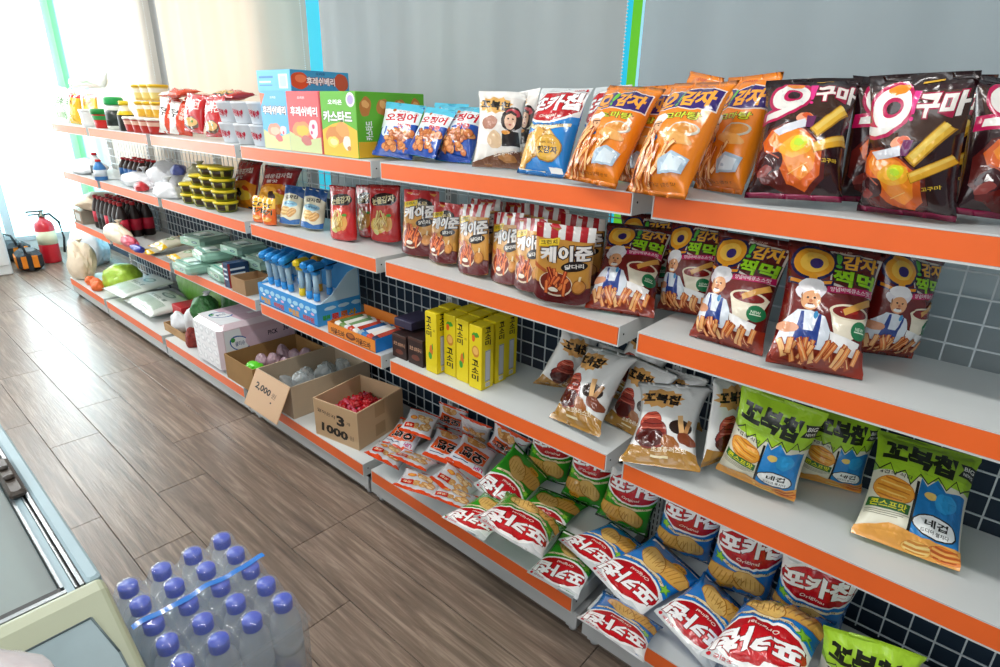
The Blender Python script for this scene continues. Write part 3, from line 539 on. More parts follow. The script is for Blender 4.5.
art('stick_side', '#3a9ce0', [blob(.3 + .3 * k, .72, .12, .1, '#b9e0f4', k + 3) for k in range(3)] + [t_(c, .2 + .2 * k, .28, .16, .26, h, .06) for k, (c, h) in enumerate(zip('뽀로로사', ('#2f9a3c', '#c9301c', '#d06a12', '#e0b010')))], asp=.6)
art('nut_front', '#e98a2a', [t_('아몬드바', .22, .40, .3, .5, '#5a2410', .04), t_('아몬드바', .76, .40, .3, .5, '#5a2410', .04), blob(.5, .5, .09, .34, '#6b2a14', 3), blob(.5, .55, .06, .2, '#b8641f', 4), r_(0, 0, 1, .1, '#c9681a')], asp=.2)
art('choc_front', '#2b1512', [t_('초코 브라우니', .5, .60, .8, .16, '#c99a7a', .02), blob(.5, .28, .25, .12, '#6b3322', 3), r_(.0, .9, 1, 1, '#4a2a20')], asp=.9)
art('price2000', '#c6a27f', [t_('2,000', .36, .60, .46, .19, '#1b1512', .035, -4), t_('원', .70, .58, .12, .14, '#6d5a48', .01, -4), r_(.66, .36, .70, .40, '#1b1512')], asp=.9)
art('price1000', '#c4a27c', [t_('얼마든지', .28, .70, .42, .10, '#2a211a', .015, -10), t_('3', .62, .62, .15, .26, '#15110e', .045, 0), t_('개', .80, .62, .08, .09, '#4a3d30', .01, 0), t_('1000', .46, .26, .60, .22, '#15110e', .045, -4), t_('원', .86, .24, .10, .12, '#7a6650', .01)], asp=1.0)
art('tape', '#c4a27c', [r_(.36, .62, .58, 1.0, '#b08f68'), r_(.36, .08, .58, .42, '#ab8a63')], asp=1.0)
art('tissue_top', '#dcbccb', [p_([(0, 0), (.30, 0), (.22, 1), (0, 1)], '#e9eef2'), e_(.20, .60, .13, .22, '#2a62a8', 10), e_(.20, .60, .115, .185, '#eef3f6', 10), t_('물티슈', .20, .60, .13, .12, '#5a6f94', .02), e_(.11, .72, .03, .06, '#3f9a4a'), blob(.6, .6, .3, .3, '#dfc3d2', 4), t_('PICK', .68, .68, .14, .12, '#3a2f4c', .03), r_(.5, .3, .66, .42, '#f2eef2'), t_('30', .88, .72, .08, .16, '#4a3a5a', .03)], asp=.6)
art('tissue_front', '#e4e4e8', [blob(.12 + .25 * (k % 4), .15 + .24 * (k // 4), .10, .09, '#d2d4da', k + 2, .15) for k in range(16)] + [blob(.12 + .25 * (k % 4), .16 + .24 * (k // 4), .06, .05, '#eceef1', k + 5, .2) for k in range(16)], asp=1.0)
art('ramen', '#d9401c', [p_([(0, 0), (.42, 0), (.5, 1), (0, 1)], '#e9e7e2'), t_('라면', .25, .6, .3, .3, '#1d1a18', .04, 80), t_('매운맛', .7, .6, .5, .16, '#f6e8d8', .03, 80)])
art('ramen_red', '#c4161c', [t_('신라면', .5, .68, .7, .2, '#f1dcd6', .03, 6), blob(.5, .24, .34, .18, '#5a3a20', 3), blob(.5, .26, .28, .13, '#e3b46a', 4), fries(.36, .64, .22, .30, 8, 5, ['#f3dda0', '#e8c77a', '#d9a850'], .03, .18, (0, 180)), blob(.62, .28, .05, .03, '#3f8a2c', 6)])
art('noodle', '#e7ece4', [r_(.1, .1, .24, .9, '#5ba35a'), r_(.3, .15, .38, .8, '#a9cfa2'), t_('국수', .65, .6, .4, .2, '#4c8c4a', .03), r_(.5, .15, .9, .3, '#b8d6b0')])
art('ylw', '#e7b91a', [p_([(0, .86), (1, .86), (1, 1), (0, 1)], '#d0201c'), r_(.2, .3, .8, .55, '#f2d85a'), t_('소면', .5, .7, .5, .12, '#8a4a10', .03)])
art('cup_white', '#e9edf2', [t_('라면볶이', .5, .5, .7, .4, '#c2203c', .04, -8), e_(.86, .55, .06, .15, '#c2203c')], asp=.6)
art('rice', '#cfd6cf', [e_(.5, .72, .18, .1, '#5f7f72'), e_(.5, .72, .13, .06, '#b9cabf')] + [r_(.12, .1 + .02 * k, .88, .108 + .02 * k, '#5d8a68') for k in range(16)] + [t_('맛있는 쌀', .5, .5, .5, .08, '#3f5a4c', .02)])
art('wipes', '#a9d0bd', [e_(.3, .55, .13, .14, '#e8f3ee'), t_('물티슈', .3, .55, .2, .07, '#274a68', .02), e_(.72, .5, .14, .16, '#3d5f70'), e_(.72, .5, .10, .11, '#9fbfc0'), r_(.05, .1, .95, .16, '#62b3a6')])
art('navy', '#17385f', [r_(.1, .72, .8, .80, '#d8e4ee'), r_(.1, .52, .8, .60, '#d8e4ee'), r_(.1, .32, .8, .40, '#d8e4ee'), r_(.0, .0, .1, 1, '#a83a40')])
art('cheese_bag', '#c9c4b0', [p_([(0, .8), (1, .8), (1, 1), (0, 1)], '#e0b21c'), p_([(0, 0), (1, 0), (1, .2), (0, .2)], '#e0b21c'), e_(.5, .5, .22, .12, '#7f9a6a'), t_('국산', .5, .5, .3, .1, '#f1f1e6', .03)])
art('card_small', '#8a6a48', [p_([(.2, .2), (.8, .2), (.8, .8), (.2, .8)], '#c9c9c4')])

# ---- build each art flat, cut on the wrapper's own grid so it can follow every crease
def build_texts():
    need = set()
    for a in ARTS.values():
        for e in a['els']:
            if e[0] == 't': need.add((e[1], round(e[7], 3))); need.add((e[1], 0.0))
    objs = {}
    for s, b in need:
        c = bpy.data.curves.new('t', 'FONT'); c.body = s; c.offset = b; c.resolution_u = 2
        o = bpy.data.objects.new('t', c); COL.objects.link(o); objs[(s, b)] = o
    dg = bpy.context.evaluated_depsgraph_get(); out = {}
    for k, o in objs.items():
        me = bpy.data.meshes.new_from_object(o.evaluated_get(dg))
        v = np.zeros(len(me.vertices) * 3); me.vertices.foreach_get('co', v); v = v.reshape(-1, 3)[:, :2]
        out[k] = (v, [tuple(p.vertices) for p in me.polygons]); bpy.data.meshes.remove(me)
    for o in objs.values():
        c = o.data; bpy.data.objects.remove(o); bpy.data.curves.remove(c)
    return out
TXT = build_texts()
FLAT = {}
def flat_art(name, cut):
    key = (name, cut)
    if key in FLAT: return FLAT[key]
    a = ARTS[name]; bm = bmesh.new(); cols = []; asp = a['asp']
    for li, e in enumerate(a['els']):
        cols.append(e[6] if e[0] == 't' else e[2])
        if e[0] == 'p':
            vs = [bm.verts.new((x, y, li * .001)) for x, y in e[1]]
            try: f = bm.faces.new(vs)
            except Exception: continue
            f.normal_update()
            if f.normal.z < 0: f.normal_flip()
            f.material_index = li
        else:
            _, s, cx, cy, w, h, col, bold, rot, shear = e
            v0, _f = TXT[(s, 0.0)]; v, fs = TXT[(s, round(bold, 3))]
            lo, hi = v0.min(0), v0.max(0); c = (lo + hi) / 2; sz = hi - lo
            q = (v - c) / sz; q[:, 0] += shear * q[:, 1] * (h / w); pts = rotpts([(cx + x * w, cy + y * h) for x, y in q], cx, cy, rot, asp)
            vs = [bm.verts.new((x, y, li * .001)) for x, y in pts]
            for f in fs:
                try: g = bm.faces.new([vs[i] for i in f]); g.material_index = li
                except Exception: continue
    bmesh.ops.triangulate(bm, faces=[f for f in bm.faces if len(f.verts) > 4], ngon_method='EAR_CLIP')
    for co, no in (((0.002, 0, 0), (-1, 0, 0)), ((0.998, 0, 0), (1, 0, 0)), ((0, .002, 0), (0, -1, 0)), ((0, .998, 0), (0, 1, 0))):
        bmesh.ops.bisect_plane(bm, geom=bm.verts[:] + bm.edges[:] + bm.faces[:], plane_co=co, plane_no=no, clear_outer=True)
    if cut:
        cuts = [((i / NU, 0, 0), (1, 0, 0)) for i in range(1, NU)] + [((0, j / NV, 0), (0, 1, 0)) for j in range(1, NV)]
        cuts += [((k / NU, 0, 0), (NU, NV, 0)) for k in range(2, NU + NV - 1)]
        for co, no in cuts:
            bmesh.ops.bisect_plane(bm, geom=bm.verts[:] + bm.edges[:] + bm.faces[:], plane_co=co, plane_no=no)
    for f in bm.faces:
        f.normal_update()
        if f.normal.z < 0: f.normal_flip()
    bm.verts.ensure_lookup_table(); bm.verts.index_update()
    V = np.array([v.co[:] for v in bm.verts]).reshape(-1, 3); F = [[v.index for v in f.verts] for f in bm.faces]; Cc = [lin(cols[f.material_index]) for f in bm.faces]
    bm.free(); FLAT[key] = (V, F, Cc); return FLAT[key]

FILM = {'foil': mat('printed_film', '#ffffff', 0.20, coat=0.6, attr=True, bump=0.38, bscale=48),
        'matte': mat('printed_film_matte', '#ffffff', 0.30, coat=0.3, attr=True, bump=0.28, bscale=45),
        'card': mat('printed_card', '#ffffff', 0.45, attr=True, bump=0.02, bscale=30)}

def bag_surface(w, h, t, style, seed, bend=0.0, flop=0.5, pinch=None, crease=1.0):
    r = np.random.RandomState(seed)
    u = np.linspace(0, 1, NU + 1)[:, None] * np.ones((1, NV + 1)); v = np.ones((NU + 1, 1)) * np.linspace(0, 1, NV + 1)[None]
    e = 1.0 / NV
    vv = np.clip((v - e) / (1 - 2 * e), 0, 1)
    fu = (1 - np.abs(2 * u - 1) ** 2.6) ** .62
    if style == 'pillow':
        pinch = .12 if pinch is None else pinch
        fv = np.sin(PI * vv) ** .52 * (1 + .38 * (.5 - vv))
        x = (u - .5) * w * (1 - pinch * np.sin(PI * vv) ** .6)
        z = h * v + .006 * (1 - fu) * 0
        d = np.minimum(vv, 1 - vv)
        pl = .0048 * crease * np.exp(-d / .12) * (np.sin(2 * PI * (u * r.uniform(3, 4.5) + r.rand())) + .6 * np.sin(2 * PI * (u * r.uniform(6, 8) + r.rand()))) * (vv > 0) * (vv < 1)
        foldf = 0
    else:
        fv = np.cos(PI / 2 * vv) ** .75 * (1 - .25 * np.exp(-vv / .05))
        x = (u - .5) * w * (1 - .02 * np.sin(PI * vv))
        z = h * v + .010 * (1 - fu) * (1 - v) ** 2 * (h / .18)
        pl = .0018 * crease * np.exp(-(1 - vv) / .2) * np.sin(2 * PI * (u * 3 + r.rand()))
    for k in range(16):
        a = r.uniform(0, PI); c0 = r.uniform(.12, .88, 2); dd = (u - c0[0]) * math.cos(a) + (v - c0[1]) * math.sin(a); al = -(u - c0[0]) * math.sin(a) + (v - c0[1]) * math.cos(a)
        pl = pl + crease * r.choice([-1, 1]) * .0032 * np.exp(-(dd / .022) ** 2) * np.exp(-(al / .28) ** 2) * np.clip(fu, 0, 1)
    for k in range(4):
        a1, a2 = r.uniform(2, 6, 2); pl = pl + crease * .0011 * np.sin(a1 * 2 * u + a2 * 2 * v + r.uniform(0, 6)) * fu
    th = t / 2 * fu * fv
    # seals wave and flop
    cy = bend * ((v - .5) ** 2 * 4) + .004 * flop * np.sin(2 * PI * (u * r.uniform(.5, 1.1) + r.rand())) * (np.exp(-(1 - v) / .10) + (np.exp(-v / .08) if style == 'pillow' else 0))
    cy = cy + flop * r.uniform(-.012, .018) * np.exp(-(1 - v) / .07)
    F = np.stack([x, cy - th - pl - .0004, z], -1); B = np.stack([x, cy + th + pl * .6 + .0004, z], -1)
    M_ = (F + B) / 2
    for A_ in (F, B):
        A_[0] = M_[0]; A_[-1] = M_[-1]
        A_[:, -1] = M_[:, -1]
        if style == 'pillow': A_[:, 0] = M_[:, 0]
    return F, B

def grid_normals(F):
    du = np.gradient(F, axis=0); dv = np.gradient(F, axis=1); n = np.cross(du, dv); n /= np.linalg.norm(n, axis=-1, keepdims=True) + 1e-12
    return n

def smooth_mesh(name, V, Fc, cols, m, normals=None):
    me = bpy.data.meshes.new(name); me.from_pydata([tuple(x) for x in V], [], Fc); me.update()
    me.polygons.foreach_set('use_smooth', [True] * len(me.polygons)); put_cols(me, cols); me.materials.append(m)
    if normals is not None:
        me.normals_split_custom_set_from_vertices([tuple(x) for x in normals])
    return me

def make_bag(name, artn, w, h, t, style='pillow', seed=0, film='foil', back=None, **kw):
    """a filled wrapper: body mesh with its two crimped seals and the printed front as children"""
    a = ARTS[artn]; F, B = bag_surface(w, h, t, style, seed, **kw); n1, n2 = NU + 1, NV + 1
    idx = lambda i, j, s: (i * n2 + j) if (s == 0 or i in (0, NU) or j == NV or (j == 0 and style == 'pillow')) else n1 * n2 + i * n2 + j
    V = np.concatenate([F.reshape(-1, 3), B.reshape(-1, 3)])
    def faces(j0, j1):
        fs = []
        for i in range(NU):
            for j in range(j0, j1):
                a_, b_, c_, d_ = (i, j), (i + 1, j), (i + 1, j + 1), (i, j + 1)
                for tri in ((a_, b_, d_), (b_, c_, d_)):
                    q = [idx(*p, 0) for p in tri]
                    if len(set(q)) == 3: fs.append(q)
                    q = [idx(*p, 1) for p in reversed(tri)]
                    if len(set(q)) == 3: fs.append(q)
        if style != 'pillow' and j0 == 0:
            for i in range(NU):
                q = [idx(i, 0, 0), idx(i, 0, 1), idx(i + 1, 0, 1), idx(i + 1, 0, 0)]
                k = []
                for z in q:
                    if z not in k: k.append(z)
                if len(k) > 2: fs.append(k)
        return fs
    def sub(nm, fs, col):
        used = sorted({i for f in fs for i in f}); mp = {k: i for i, k in enumerate(used)}
        return smooth_mesh(nm, V[used], [[mp[i] for i in f] for f in fs], [lin(col)] * len(fs), FILM[film])
    lowj = 1 if style == 'pillow' else 0
    body = bpy.data.objects.new(name, sub(name, faces(lowj, NV - 1), a['base'])); COL.objects.link(body)
    ts = bpy.data.objects.new('top_seal', sub('top_seal', faces(NV - 1, NV), a['top'])); COL.objects.link(ts); ts.parent = body
    if style == 'pillow':
        bs = bpy.data.objects.new('bottom_seal', sub('bottom_seal', faces(0, 1), a['bottom'])); COL.objects.link(bs); bs.parent = body
    FV, FF, FC = flat_art(artn, True)
    N_ = grid_normals(F)
    iu = np.clip((FV[:, 0] * NU).astype(int), 0, NU - 1); jv = np.clip((FV[:, 1] * NV).astype(int), 0, NV - 1)
    fa = FV[:, 0] * NU - iu; fb = FV[:, 1] * NV - jv
    def interp(G):
        A0, B0, C0, D0 = G[iu, jv], G[iu + 1, jv], G[iu + 1, jv + 1], G[iu, jv + 1]
        lo = A0 + (B0 - A0) * fa[:, None] + (D0 - A0) * fb[:, None]
        hi = C0 + (D0 - C0) * (1 - fa[:, None]) + (B0 - C0) * (1 - fb[:, None])
        return np.where(((fa + fb) <= 1)[:, None], lo, hi)
    P = interp(F); Nn = interp(N_); Nn /= np.linalg.norm(Nn, axis=1, keepdims=True) + 1e-9
    P = P + Nn * (.00025 + FV[:, 2:3] * .045)
    me = smooth_mesh('printed_front', P, FF, FC, FILM[film], Nn)
    pr = bpy.data.objects.new('printed_front', me); COL.objects.link(pr); pr.parent = body
    return body

def pose(o, loc, yaw, tilt, roll, s=1.0):
    Rm = Matrix.Rotation(math.radians(yaw), 4, 'Z') @ Matrix.Rotation(math.radians(tilt), 4, 'X') @ Matrix.Rotation(math.radians(roll), 4, 'Y')
    o.matrix_world = Matrix.Translation(loc) @ Rm @ Matrix.Scale(s, 4)
    return o

def face_print(artn, o, ux, uy, w, h, parent, name='printed_face', film='card', off=.0003):
    """art laid on a flat face: o corner, ux/uy unit vectors"""
    V, F, C_ = flat_art(artn, False); o = np.array(o, float); ux = np.array(ux, float); uy = np.array(uy, float); n = np.cross(ux, uy)
    a = ARTS[artn]
    Vb = np.array([o, o + ux * w, o + ux * w + uy * h, o + uy * h]) + n * off * .6
    P = o + V[:, :1] * ux * w + V[:, 1:2] * uy * h + n * (off + V[:, 2:3] * .03)
    me = bpy.data.meshes.new(name); me.from_pydata([tuple(x) for x in Vb] + [tuple(x) for x in P], [], [[0, 1, 2, 3]] + [[i + 4 for i in f] for f in F]); me.update()
    put_cols(me, [lin(a['base'])] + C_); me.materials.append(FILM[film])
    ob = bpy.data.objects.new(name, me); COL.objects.link(ob)
    if parent: ob.parent = parent
    return ob
BAG_TYPES = {
    'squid': (0.15, 0.2, 0.075, 'pillow', 'foil', 'peanut snack bags'),
    'woman': (0.15, 0.225, 0.06, 'pillow', 'matte', 'white chip bags'),
    'poca_sun': (0.165, 0.23, 0.08, 'pillow', 'foil', 'chip bags on the top shelf'),
    'gam': (0.155, 0.24, 0.085, 'pillow', 'foil', 'orange fries bags'),
    'gog': (0.16, 0.235, 0.09, 'pillow', 'foil', 'sweet potato stick bags'),
    'dip': (0.165, 0.24, 0.085, 'pillow', 'foil', 'dark red fries bags'),
    'kj': (0.135, 0.195, 0.05, 'pouch', 'matte', 'striped-top pouches'),
    'kj_red': (0.135, 0.195, 0.05, 'pouch', 'matte', 'striped-top pouches'),
    'redp': (0.13, 0.185, 0.045, 'pouch', 'foil', 'red potato stick pouches'),
    'crm': (0.102, 0.153, 0.05, 'pouch', 'matte', 'cream chip pouches'),
    'bigr': (0.17, 0.22, 0.07, 'pillow', 'foil', 'red spicy chip bags'),
    'tchoc': (0.175, 0.22, 0.085, 'pillow', 'foil', 'chocolate chip bags'),
    'tgrn': (0.17, 0.225, 0.085, 'pillow', 'matte', 'green corn chip bags'),
    'poca_blue': (0.178, 0.24, 0.082, 'pillow', 'foil', 'blue potato chip bags'),
    'poca_green': (0.178, 0.24, 0.082, 'pillow', 'foil', 'green potato chip bags'),
    'sml': (0.15, 0.185, 0.055, 'pillow', 'foil', 'small orange snack bags'),
    'smlp': (0.15, 0.185, 0.055, 'pillow', 'foil', 'small orange snack bags'),
}
BAGS = [
    ('squid', (0.05, 0.9365, 1.1694), (-62.7, -29.2, 5.0), 1.012, 8130, 'blue and white peanut ball snack bag leaning in front of the green custard box'),
    ('squid', (0.1127, 0.8711, 1.1616), (-81.0, -35.5, 5.1), 0.938, 3005, 'middle one of the blue peanut ball bags, its top corner folded over'),
    ('squid', (0.154, 0.7242, 1.1601), (-83.1, -29.5, 0.4), 0.921, 9946, 'blue peanut ball snack bag just left of the white bag with a woman'),
    ('squid', (0.2133, 0.84, 1.1774), (-75.9, -22.8, 2.0), 0.87, 7320, 'blue peanut ball bag hidden behind the others, only its turquoise top showing'),
    ('woman', (0.1232, 0.5217, 1.1599), (-60.3, -18.2, 0.7), 0.918, 8685, 'white and brown chip bag printed with a woman, between blue bags on the top shelf'),
    ('woman', (0.2444, 0.5243, 1.1687), (-109.4, -4.4, -5.6), 0.892, 1640, 'second white chip bag standing behind the one with the woman'),
    ('poca_sun', (0.0681, 0.3248, 1.1648), (-93.6, -21.6, -0.3), 0.971, 7058, 'red, white and blue potato chip bag with a big tan chip on the top shelf'),
    ('poca_sun', (0.2289, 0.2611, 1.1661), (-112.4, -7.4, -1.7), 0.936, 3711, 'red and white chip bag behind the first orange fries bag'),
    ('poca_sun', (0.2133, 0.1365, 1.1751), (-0.7, 0.4, 0.6), 0.883, 2823, 'silver-topped chip bag turned edge-on behind the orange bags'),
    ('gam', (-0.0089, 0.1287, 1.1662), (-95.5, -30.5, 4.2), 0.984, 4117, 'leftmost orange fries snack bag leaning back on the top shelf'),
    ('gam', (0.1265, 0.0973, 1.1575), (-118.3, -11.7, -1.1), 0.89, 1718, 'orange snack bag wedged behind the two front orange fries bags'),
    ('gam', (-0.0444, -0.0467, 1.1674), (-106.1, -26.8, -1.4), 1.006, 5769, 'largest orange fries snack bag hanging over the shelf joint'),
    ('gam', (0.2492, 0.0287, 1.1825), (-124.3, -1.0, 8.1), 0.935, 5018, 'orange bag at the very back with only its peaked top showing'),
    ('gam', (0.0937, -0.117, 1.1662), (-118.6, -15.5, -2.0), 0.983, 6419, 'rightmost orange fries snack bag beside the dark sweet potato bags'),
    ('gog', (0.0771, -0.2693, 1.1686), (-77.5, -28.1, -2.0), 1.005, 3707, 'leftmost dark maroon sweet potato stick bag on the top shelf'),
    ('gog', (0.1535, -0.3862, 1.1624), (-40.6, -10.0, 3.2), 0.947, 1465, 'dark sweet potato bag standing turned away behind the shiny front one'),
    ('gog', (0.064, -0.4536, 1.1629), (-104.8, 13.5, -1.3), 0.952, 5099, 'shiny dark sweet potato stick bag in front, bulging over the top shelf edge'),
    ('gog', (0.2331, -0.5028, 1.1773), (-137.9, 13.4, 2.3), 0.953, 8590, 'dark sweet potato bag whose black corner sticks up behind the front one'),
    ('gog', (0.1174, -0.5681, 1.1612), (-44.6, -16.8, 6.7), 0.933, 553, 'dark sweet potato bag cut by the right edge of the photo'),
    ('gog', (0.05, -0.6, 1.205), (-95, -12, 78), 0.95, 6417, 'dark sweet potato bag fallen on its side at the right end of the top shelf'),
    ('dip', (0.0754, 0.0742, 0.8659), (-73.3, -40.6, -0.4), 1.023, 3947, 'leftmost dark red fries bag with a cook, beside the striped pouches'),
    ('dip', (0.1736, -0.0502, 0.8616), (-96.1, -13.3, -5.5), 0.901, 7019, 'dark red fries bag with a cook standing across the shelf joint, set back'),
    ('dip', (0.0478, -0.2003, 0.8641), (-93.7, -18.0, -0.4), 0.976, 693, 'dark red fries bag with a cook, third from the left, leaning at the front'),
    ('dip', (0.0346, -0.3763, 0.8662), (-66.6, -26.3, 3.6), 1.03, 7988, 'largest dark red fries bag with a cook, foremost on the second shelf'),
    ('dip', (0.2013, -0.4597, 0.8684), (-42.7, -5.9, 8.6), 0.873, 7735, 'rightmost dark red fries bag, half hidden, next to the bare wire grid'),
    ('dip', (0.2766, 0.0879, 0.8631), (-82.0, 5.0, -3.4), 0.885, 1799, 'dark red fries bag standing at the back, only its top strip showing'),
    ('kj_red', (0.1071, 0.8373, 0.8678), (-80.3, -8.3, -1.6), 1.067, 2180, 'red-topped brown chicken snack pouch at the left end of the striped pouches'),
    ('kj_red', (0.1077, 0.7251, 0.8628), (-91.5, -8.9, -0.9), 0.941, 7210, 'second red-topped brown snack pouch, narrow, before the striped ones'),
    ('kj', (0.0311, 0.5191, 0.8662), (-97.8, -4.9, -5.4), 1.031, 6178, 'leftmost striped-top tan snack pouch in the front row'),
    ('kj', (0.0487, 0.4232, 0.8665), (-103.2, -6.6, -7.0), 1.038, 4372, 'striped-top tan snack pouch in the front row, second from the left'),
    ('kj', (0.0666, 0.3369, 0.8653), (-104.1, -5.3, -6.3), 1.007, 2264, 'striped-top tan pouch half covered by the foremost striped pouch'),
    ('kj', (0.0675, 0.2264, 0.8669), (-64.9, 13.2, 2.6), 1.046, 9673, 'foremost striped-top tan snack pouch, fully visible, at the right of its row'),
    ('kj', (0.202, 0.6282, 0.8653), (-95.7, -2.2, -5.0), 1.009, 4915, 'striped-top pouch in the back row, leftmost there'),
    ('kj', (0.2434, 0.5391, 0.8647), (-98.3, -0.7, -4.8), 0.993, 3386, 'striped-top pouch in the back row, second there'),
    ('kj', (0.2251, 0.3975, 0.8663), (-89.6, 4.5, 0.8), 1.031, 2353, 'striped-top pouch in the back row, third there'),
    ('kj', (0.2461, 0.3013, 0.8644), (-81.2, 6.6, 1.4), 0.985, 6994, 'striped-top pouch in the back row, behind the foremost pouch'),
    ('redp', (0.0813, 1.2166, 0.8661), (-82.9, -4.3, -1.0), 1.028, 6137, 'leftmost bright red potato stick pouch on the second shelf'),
    ('redp', (0.1497, 1.1662, 0.8657), (-94.0, -2.2, -5.1), 1.018, 4641, 'narrow middle red potato stick pouch, mostly covered'),
    ('redp', (0.1824, 1.0946, 0.8676), (-77.2, -3.5, -2.6), 1.062, 1850, 'rightmost bright red potato stick pouch, beside the brown chicken pouches'),
    ('crm', (0.0729, 1.5728, 0.8655), (-74.7, -19.0, 1.6), 1.012, 6751, 'left one of the two cream and navy chip pouches'),
    ('crm', (0.0988, 1.4528, 0.8655), (-69.4, -12.8, 4.9), 1.012, 4763, 'right one of the two cream and navy chip pouches'),
    ('bigr', (0.1506, 2.1145, 0.865), (-82.1, -18.1, 0.6), 0.999, 7007, 'tall red and orange spicy chip bag beside the yellow-lidded tubs'),
    ('bigr', (0.1313, 1.8185, 0.8776), (-55.2, -33.7, 4.5), 1.027, 6946, 'wide dark red spicy chip bag slumped behind the small orange packs'),
    ('tchoc', (0.2003, 0.3206, 0.5298), (-25.2, 13.7, 17.4), 0.931, 6454, 'brown and white chocolate chip bag at the back left of its pile, third shelf'),
    ('tchoc', (0.0375, 0.1509, 0.525), (-107.9, -40.3, -10.7), 1.084, 4554, 'chocolate chip bag pointing down over the third shelf edge'),
    ('tchoc', (0.1381, 0.0394, 0.5209), (-95.7, -27.9, 2.6), 0.892, 1065, 'chocolate chip bag in the middle of the pile on the third shelf'),
    ('tchoc', (0.0327, -0.1295, 0.5249), (-88.9, -56.9, -15.3), 1.08, 4702, 'foremost chocolate chip bag on the third shelf, right beside the green bags'),
    ('tchoc', (0.1335, -0.1902, 0.5224), (-12.2, -5.9, 6.0), 0.973, 653, 'chocolate chip bag seen edge-on behind the foremost one'),
    ('tchoc', (0.2981, -0.0456, 0.5356), (-92.2, 0.0, -1.0), 0.704, 9593, 'chocolate chip bag leaning on the wire grid under the orange rail'),
    ('tchoc', (0.2736, 0.1711, 0.5184), (-77.9, 2.2, 9.5), 0.707, 9453, 'small upright chocolate chip bag at the back of the pile'),
    ('tgrn', (0.1248, -0.279, 0.5235), (-82.4, 1.6, 6.0), 1.02, 1699, 'leftmost lime green corn chip bag on the third shelf'),
    ('tgrn', (0.2236, -0.4261, 0.52), (-71.5, -2.1, 3.0), 0.839, 6323, 'middle lime green corn chip bag on the third shelf, set back'),
    ('tgrn', (0.1002, -0.5875, 0.5252), (-85.0, -48.0, -0.4), 1.064, 1530, 'rightmost lime green corn chip bag lying toward the third shelf edge'),
    ('tgrn', (0.0588, -0.5935, 0.1364), (-75.5, 12.1, -2.8), 1.027, 9445, 'lime green corn chip bag on the bottom shelf, cut by the photo bottom'),
    ('poca_green', (0.1954, 0.3628, 0.1356), (-64.5, 6.2, 11.4), 0.97, 3347, 'green and red potato chip bag standing at the back, leftmost, bottom shelf'),
    ('poca_green', (0.197, 0.2117, 0.1341), (-75.3, -8.1, 7.7), 0.853, 660, 'green and red potato chip bag standing at the back under the shelf joint'),
    ('poca_green', (0.1769, 0.0594, 0.1356), (-73.4, 5.4, 10.5), 0.974, 2356, 'big green potato chip bag standing beside the first blue one'),
    ('poca_green', (0.164, 0.3539, 0.236), (-15.8, -49.6, 247.0), 1.007, 112, 'green potato chip bag lying upside down, leftmost of its heap'),
    ('poca_green', (0.1956, 0.2354, 0.194), (-76.5, -97.2, -175.3), 1.139, 5634, 'green potato chip bag lying upside down on top of its heap'),
    ('poca_green', (0.0553, 0.2784, 0.1862), (-111.2, -116.1, 141.9), 1.15, 8212, 'green potato chip bag at the bottom of the heap, near the orange rail'),
    ('poca_green', (0.1203, 0.0858, 0.1536), (156.1, -93.0, 58.5), 0.96, 7682, 'green potato chip bag lying partly under the front blue bag'),
    ('poca_blue', (0.1974, -0.1192, 0.1357), (-76.5, 10.1, 7.0), 0.977, 366, 'leftmost blue potato chip bag standing on the bottom shelf'),
    ('poca_blue', (0.1726, -0.292, 0.1357), (-73.0, 2.8, 4.6), 0.977, 5686, 'middle blue potato chip bag standing on the bottom shelf'),
    ('poca_blue', (0.2023, -0.4465, 0.1354), (-82.8, 10.5, 2.2), 0.956, 9337, 'rightmost blue potato chip bag standing by the dark wire grid'),
    ('poca_blue', (0.1681, -0.1094, 0.1957), (176.4, -96.3, 102.7), 1.15, 2526, 'blue potato chip bag lying upside down next to the green heap'),
    ('poca_blue', (0.1464, -0.2681, 0.166), (-175.8, -109.3, 102.7), 0.951, 2287, 'crumpled blue potato chip bag lying in the middle of the blue heap'),
    ('poca_blue', (0.1642, -0.4221, 0.2082), (152.3, -72.4, 62.5), 1.15, 5076, 'foremost blue potato chip bag lying upside down at the photo bottom'),
    ('poca_blue', (0.0423, -0.0938, 0.1156), (-102.0, -115.9, 158.3), 1.018, 9738, 'flattened blue and white chip bag hanging at the bottom shelf edge'),
    ('sml', (0.1615, 0.938, 0.1753), (-26.8, -78.6, -138.5), 0.923, 4349, 'small orange and white snack bag at the left of the upper row'),
    ('sml', (0.1927, 0.7852, 0.1994), (-163.6, -107.0, 76.2), 1.06, 5384, 'small orange and white snack bag in the middle of the upper row'),
    ('sml', (0.1946, 0.6184, 0.2231), (26.1, -69.9, -87.7), 1.15, 1191, 'small orange and white snack bag lying uppermost at the right of the pile'),
    ('smlp', (0.0257, 0.8815, 0.1382), (-113.0, -118.7, 127.2), 0.938, 7887, 'small popcorn snack bag nearest the brown box, lowest row'),
    ('smlp', (0.009, 0.7171, 0.1415), (-98.1, -111.9, 138.1), 1.053, 6996, 'small popcorn snack bag at the rail, second of the lowest row'),
    ('smlp', (0.0642, 0.742, 0.1606), (-93.4, -118.7, 149.7), 1.049, 7222, 'small popcorn snack bag tucked under the upper row'),
    ('smlp', (0.0666, 0.557, 0.1755), (-128.2, -124.3, 119.8), 1.065, 8696, 'small popcorn snack bag beside the green chip heap'),
    ('smlp', (0.0165, 0.5492, 0.1347), (-95.6, -114.7, 145.3), 0.997, 7598, 'small popcorn snack bag foremost at the orange rail'),
    ('smlp', (0.2638, 0.886, 0.2389), (13.5, -74.2, 251.3), 0.92, 2405, 'small popcorn snack bag at the back left of the pile'),
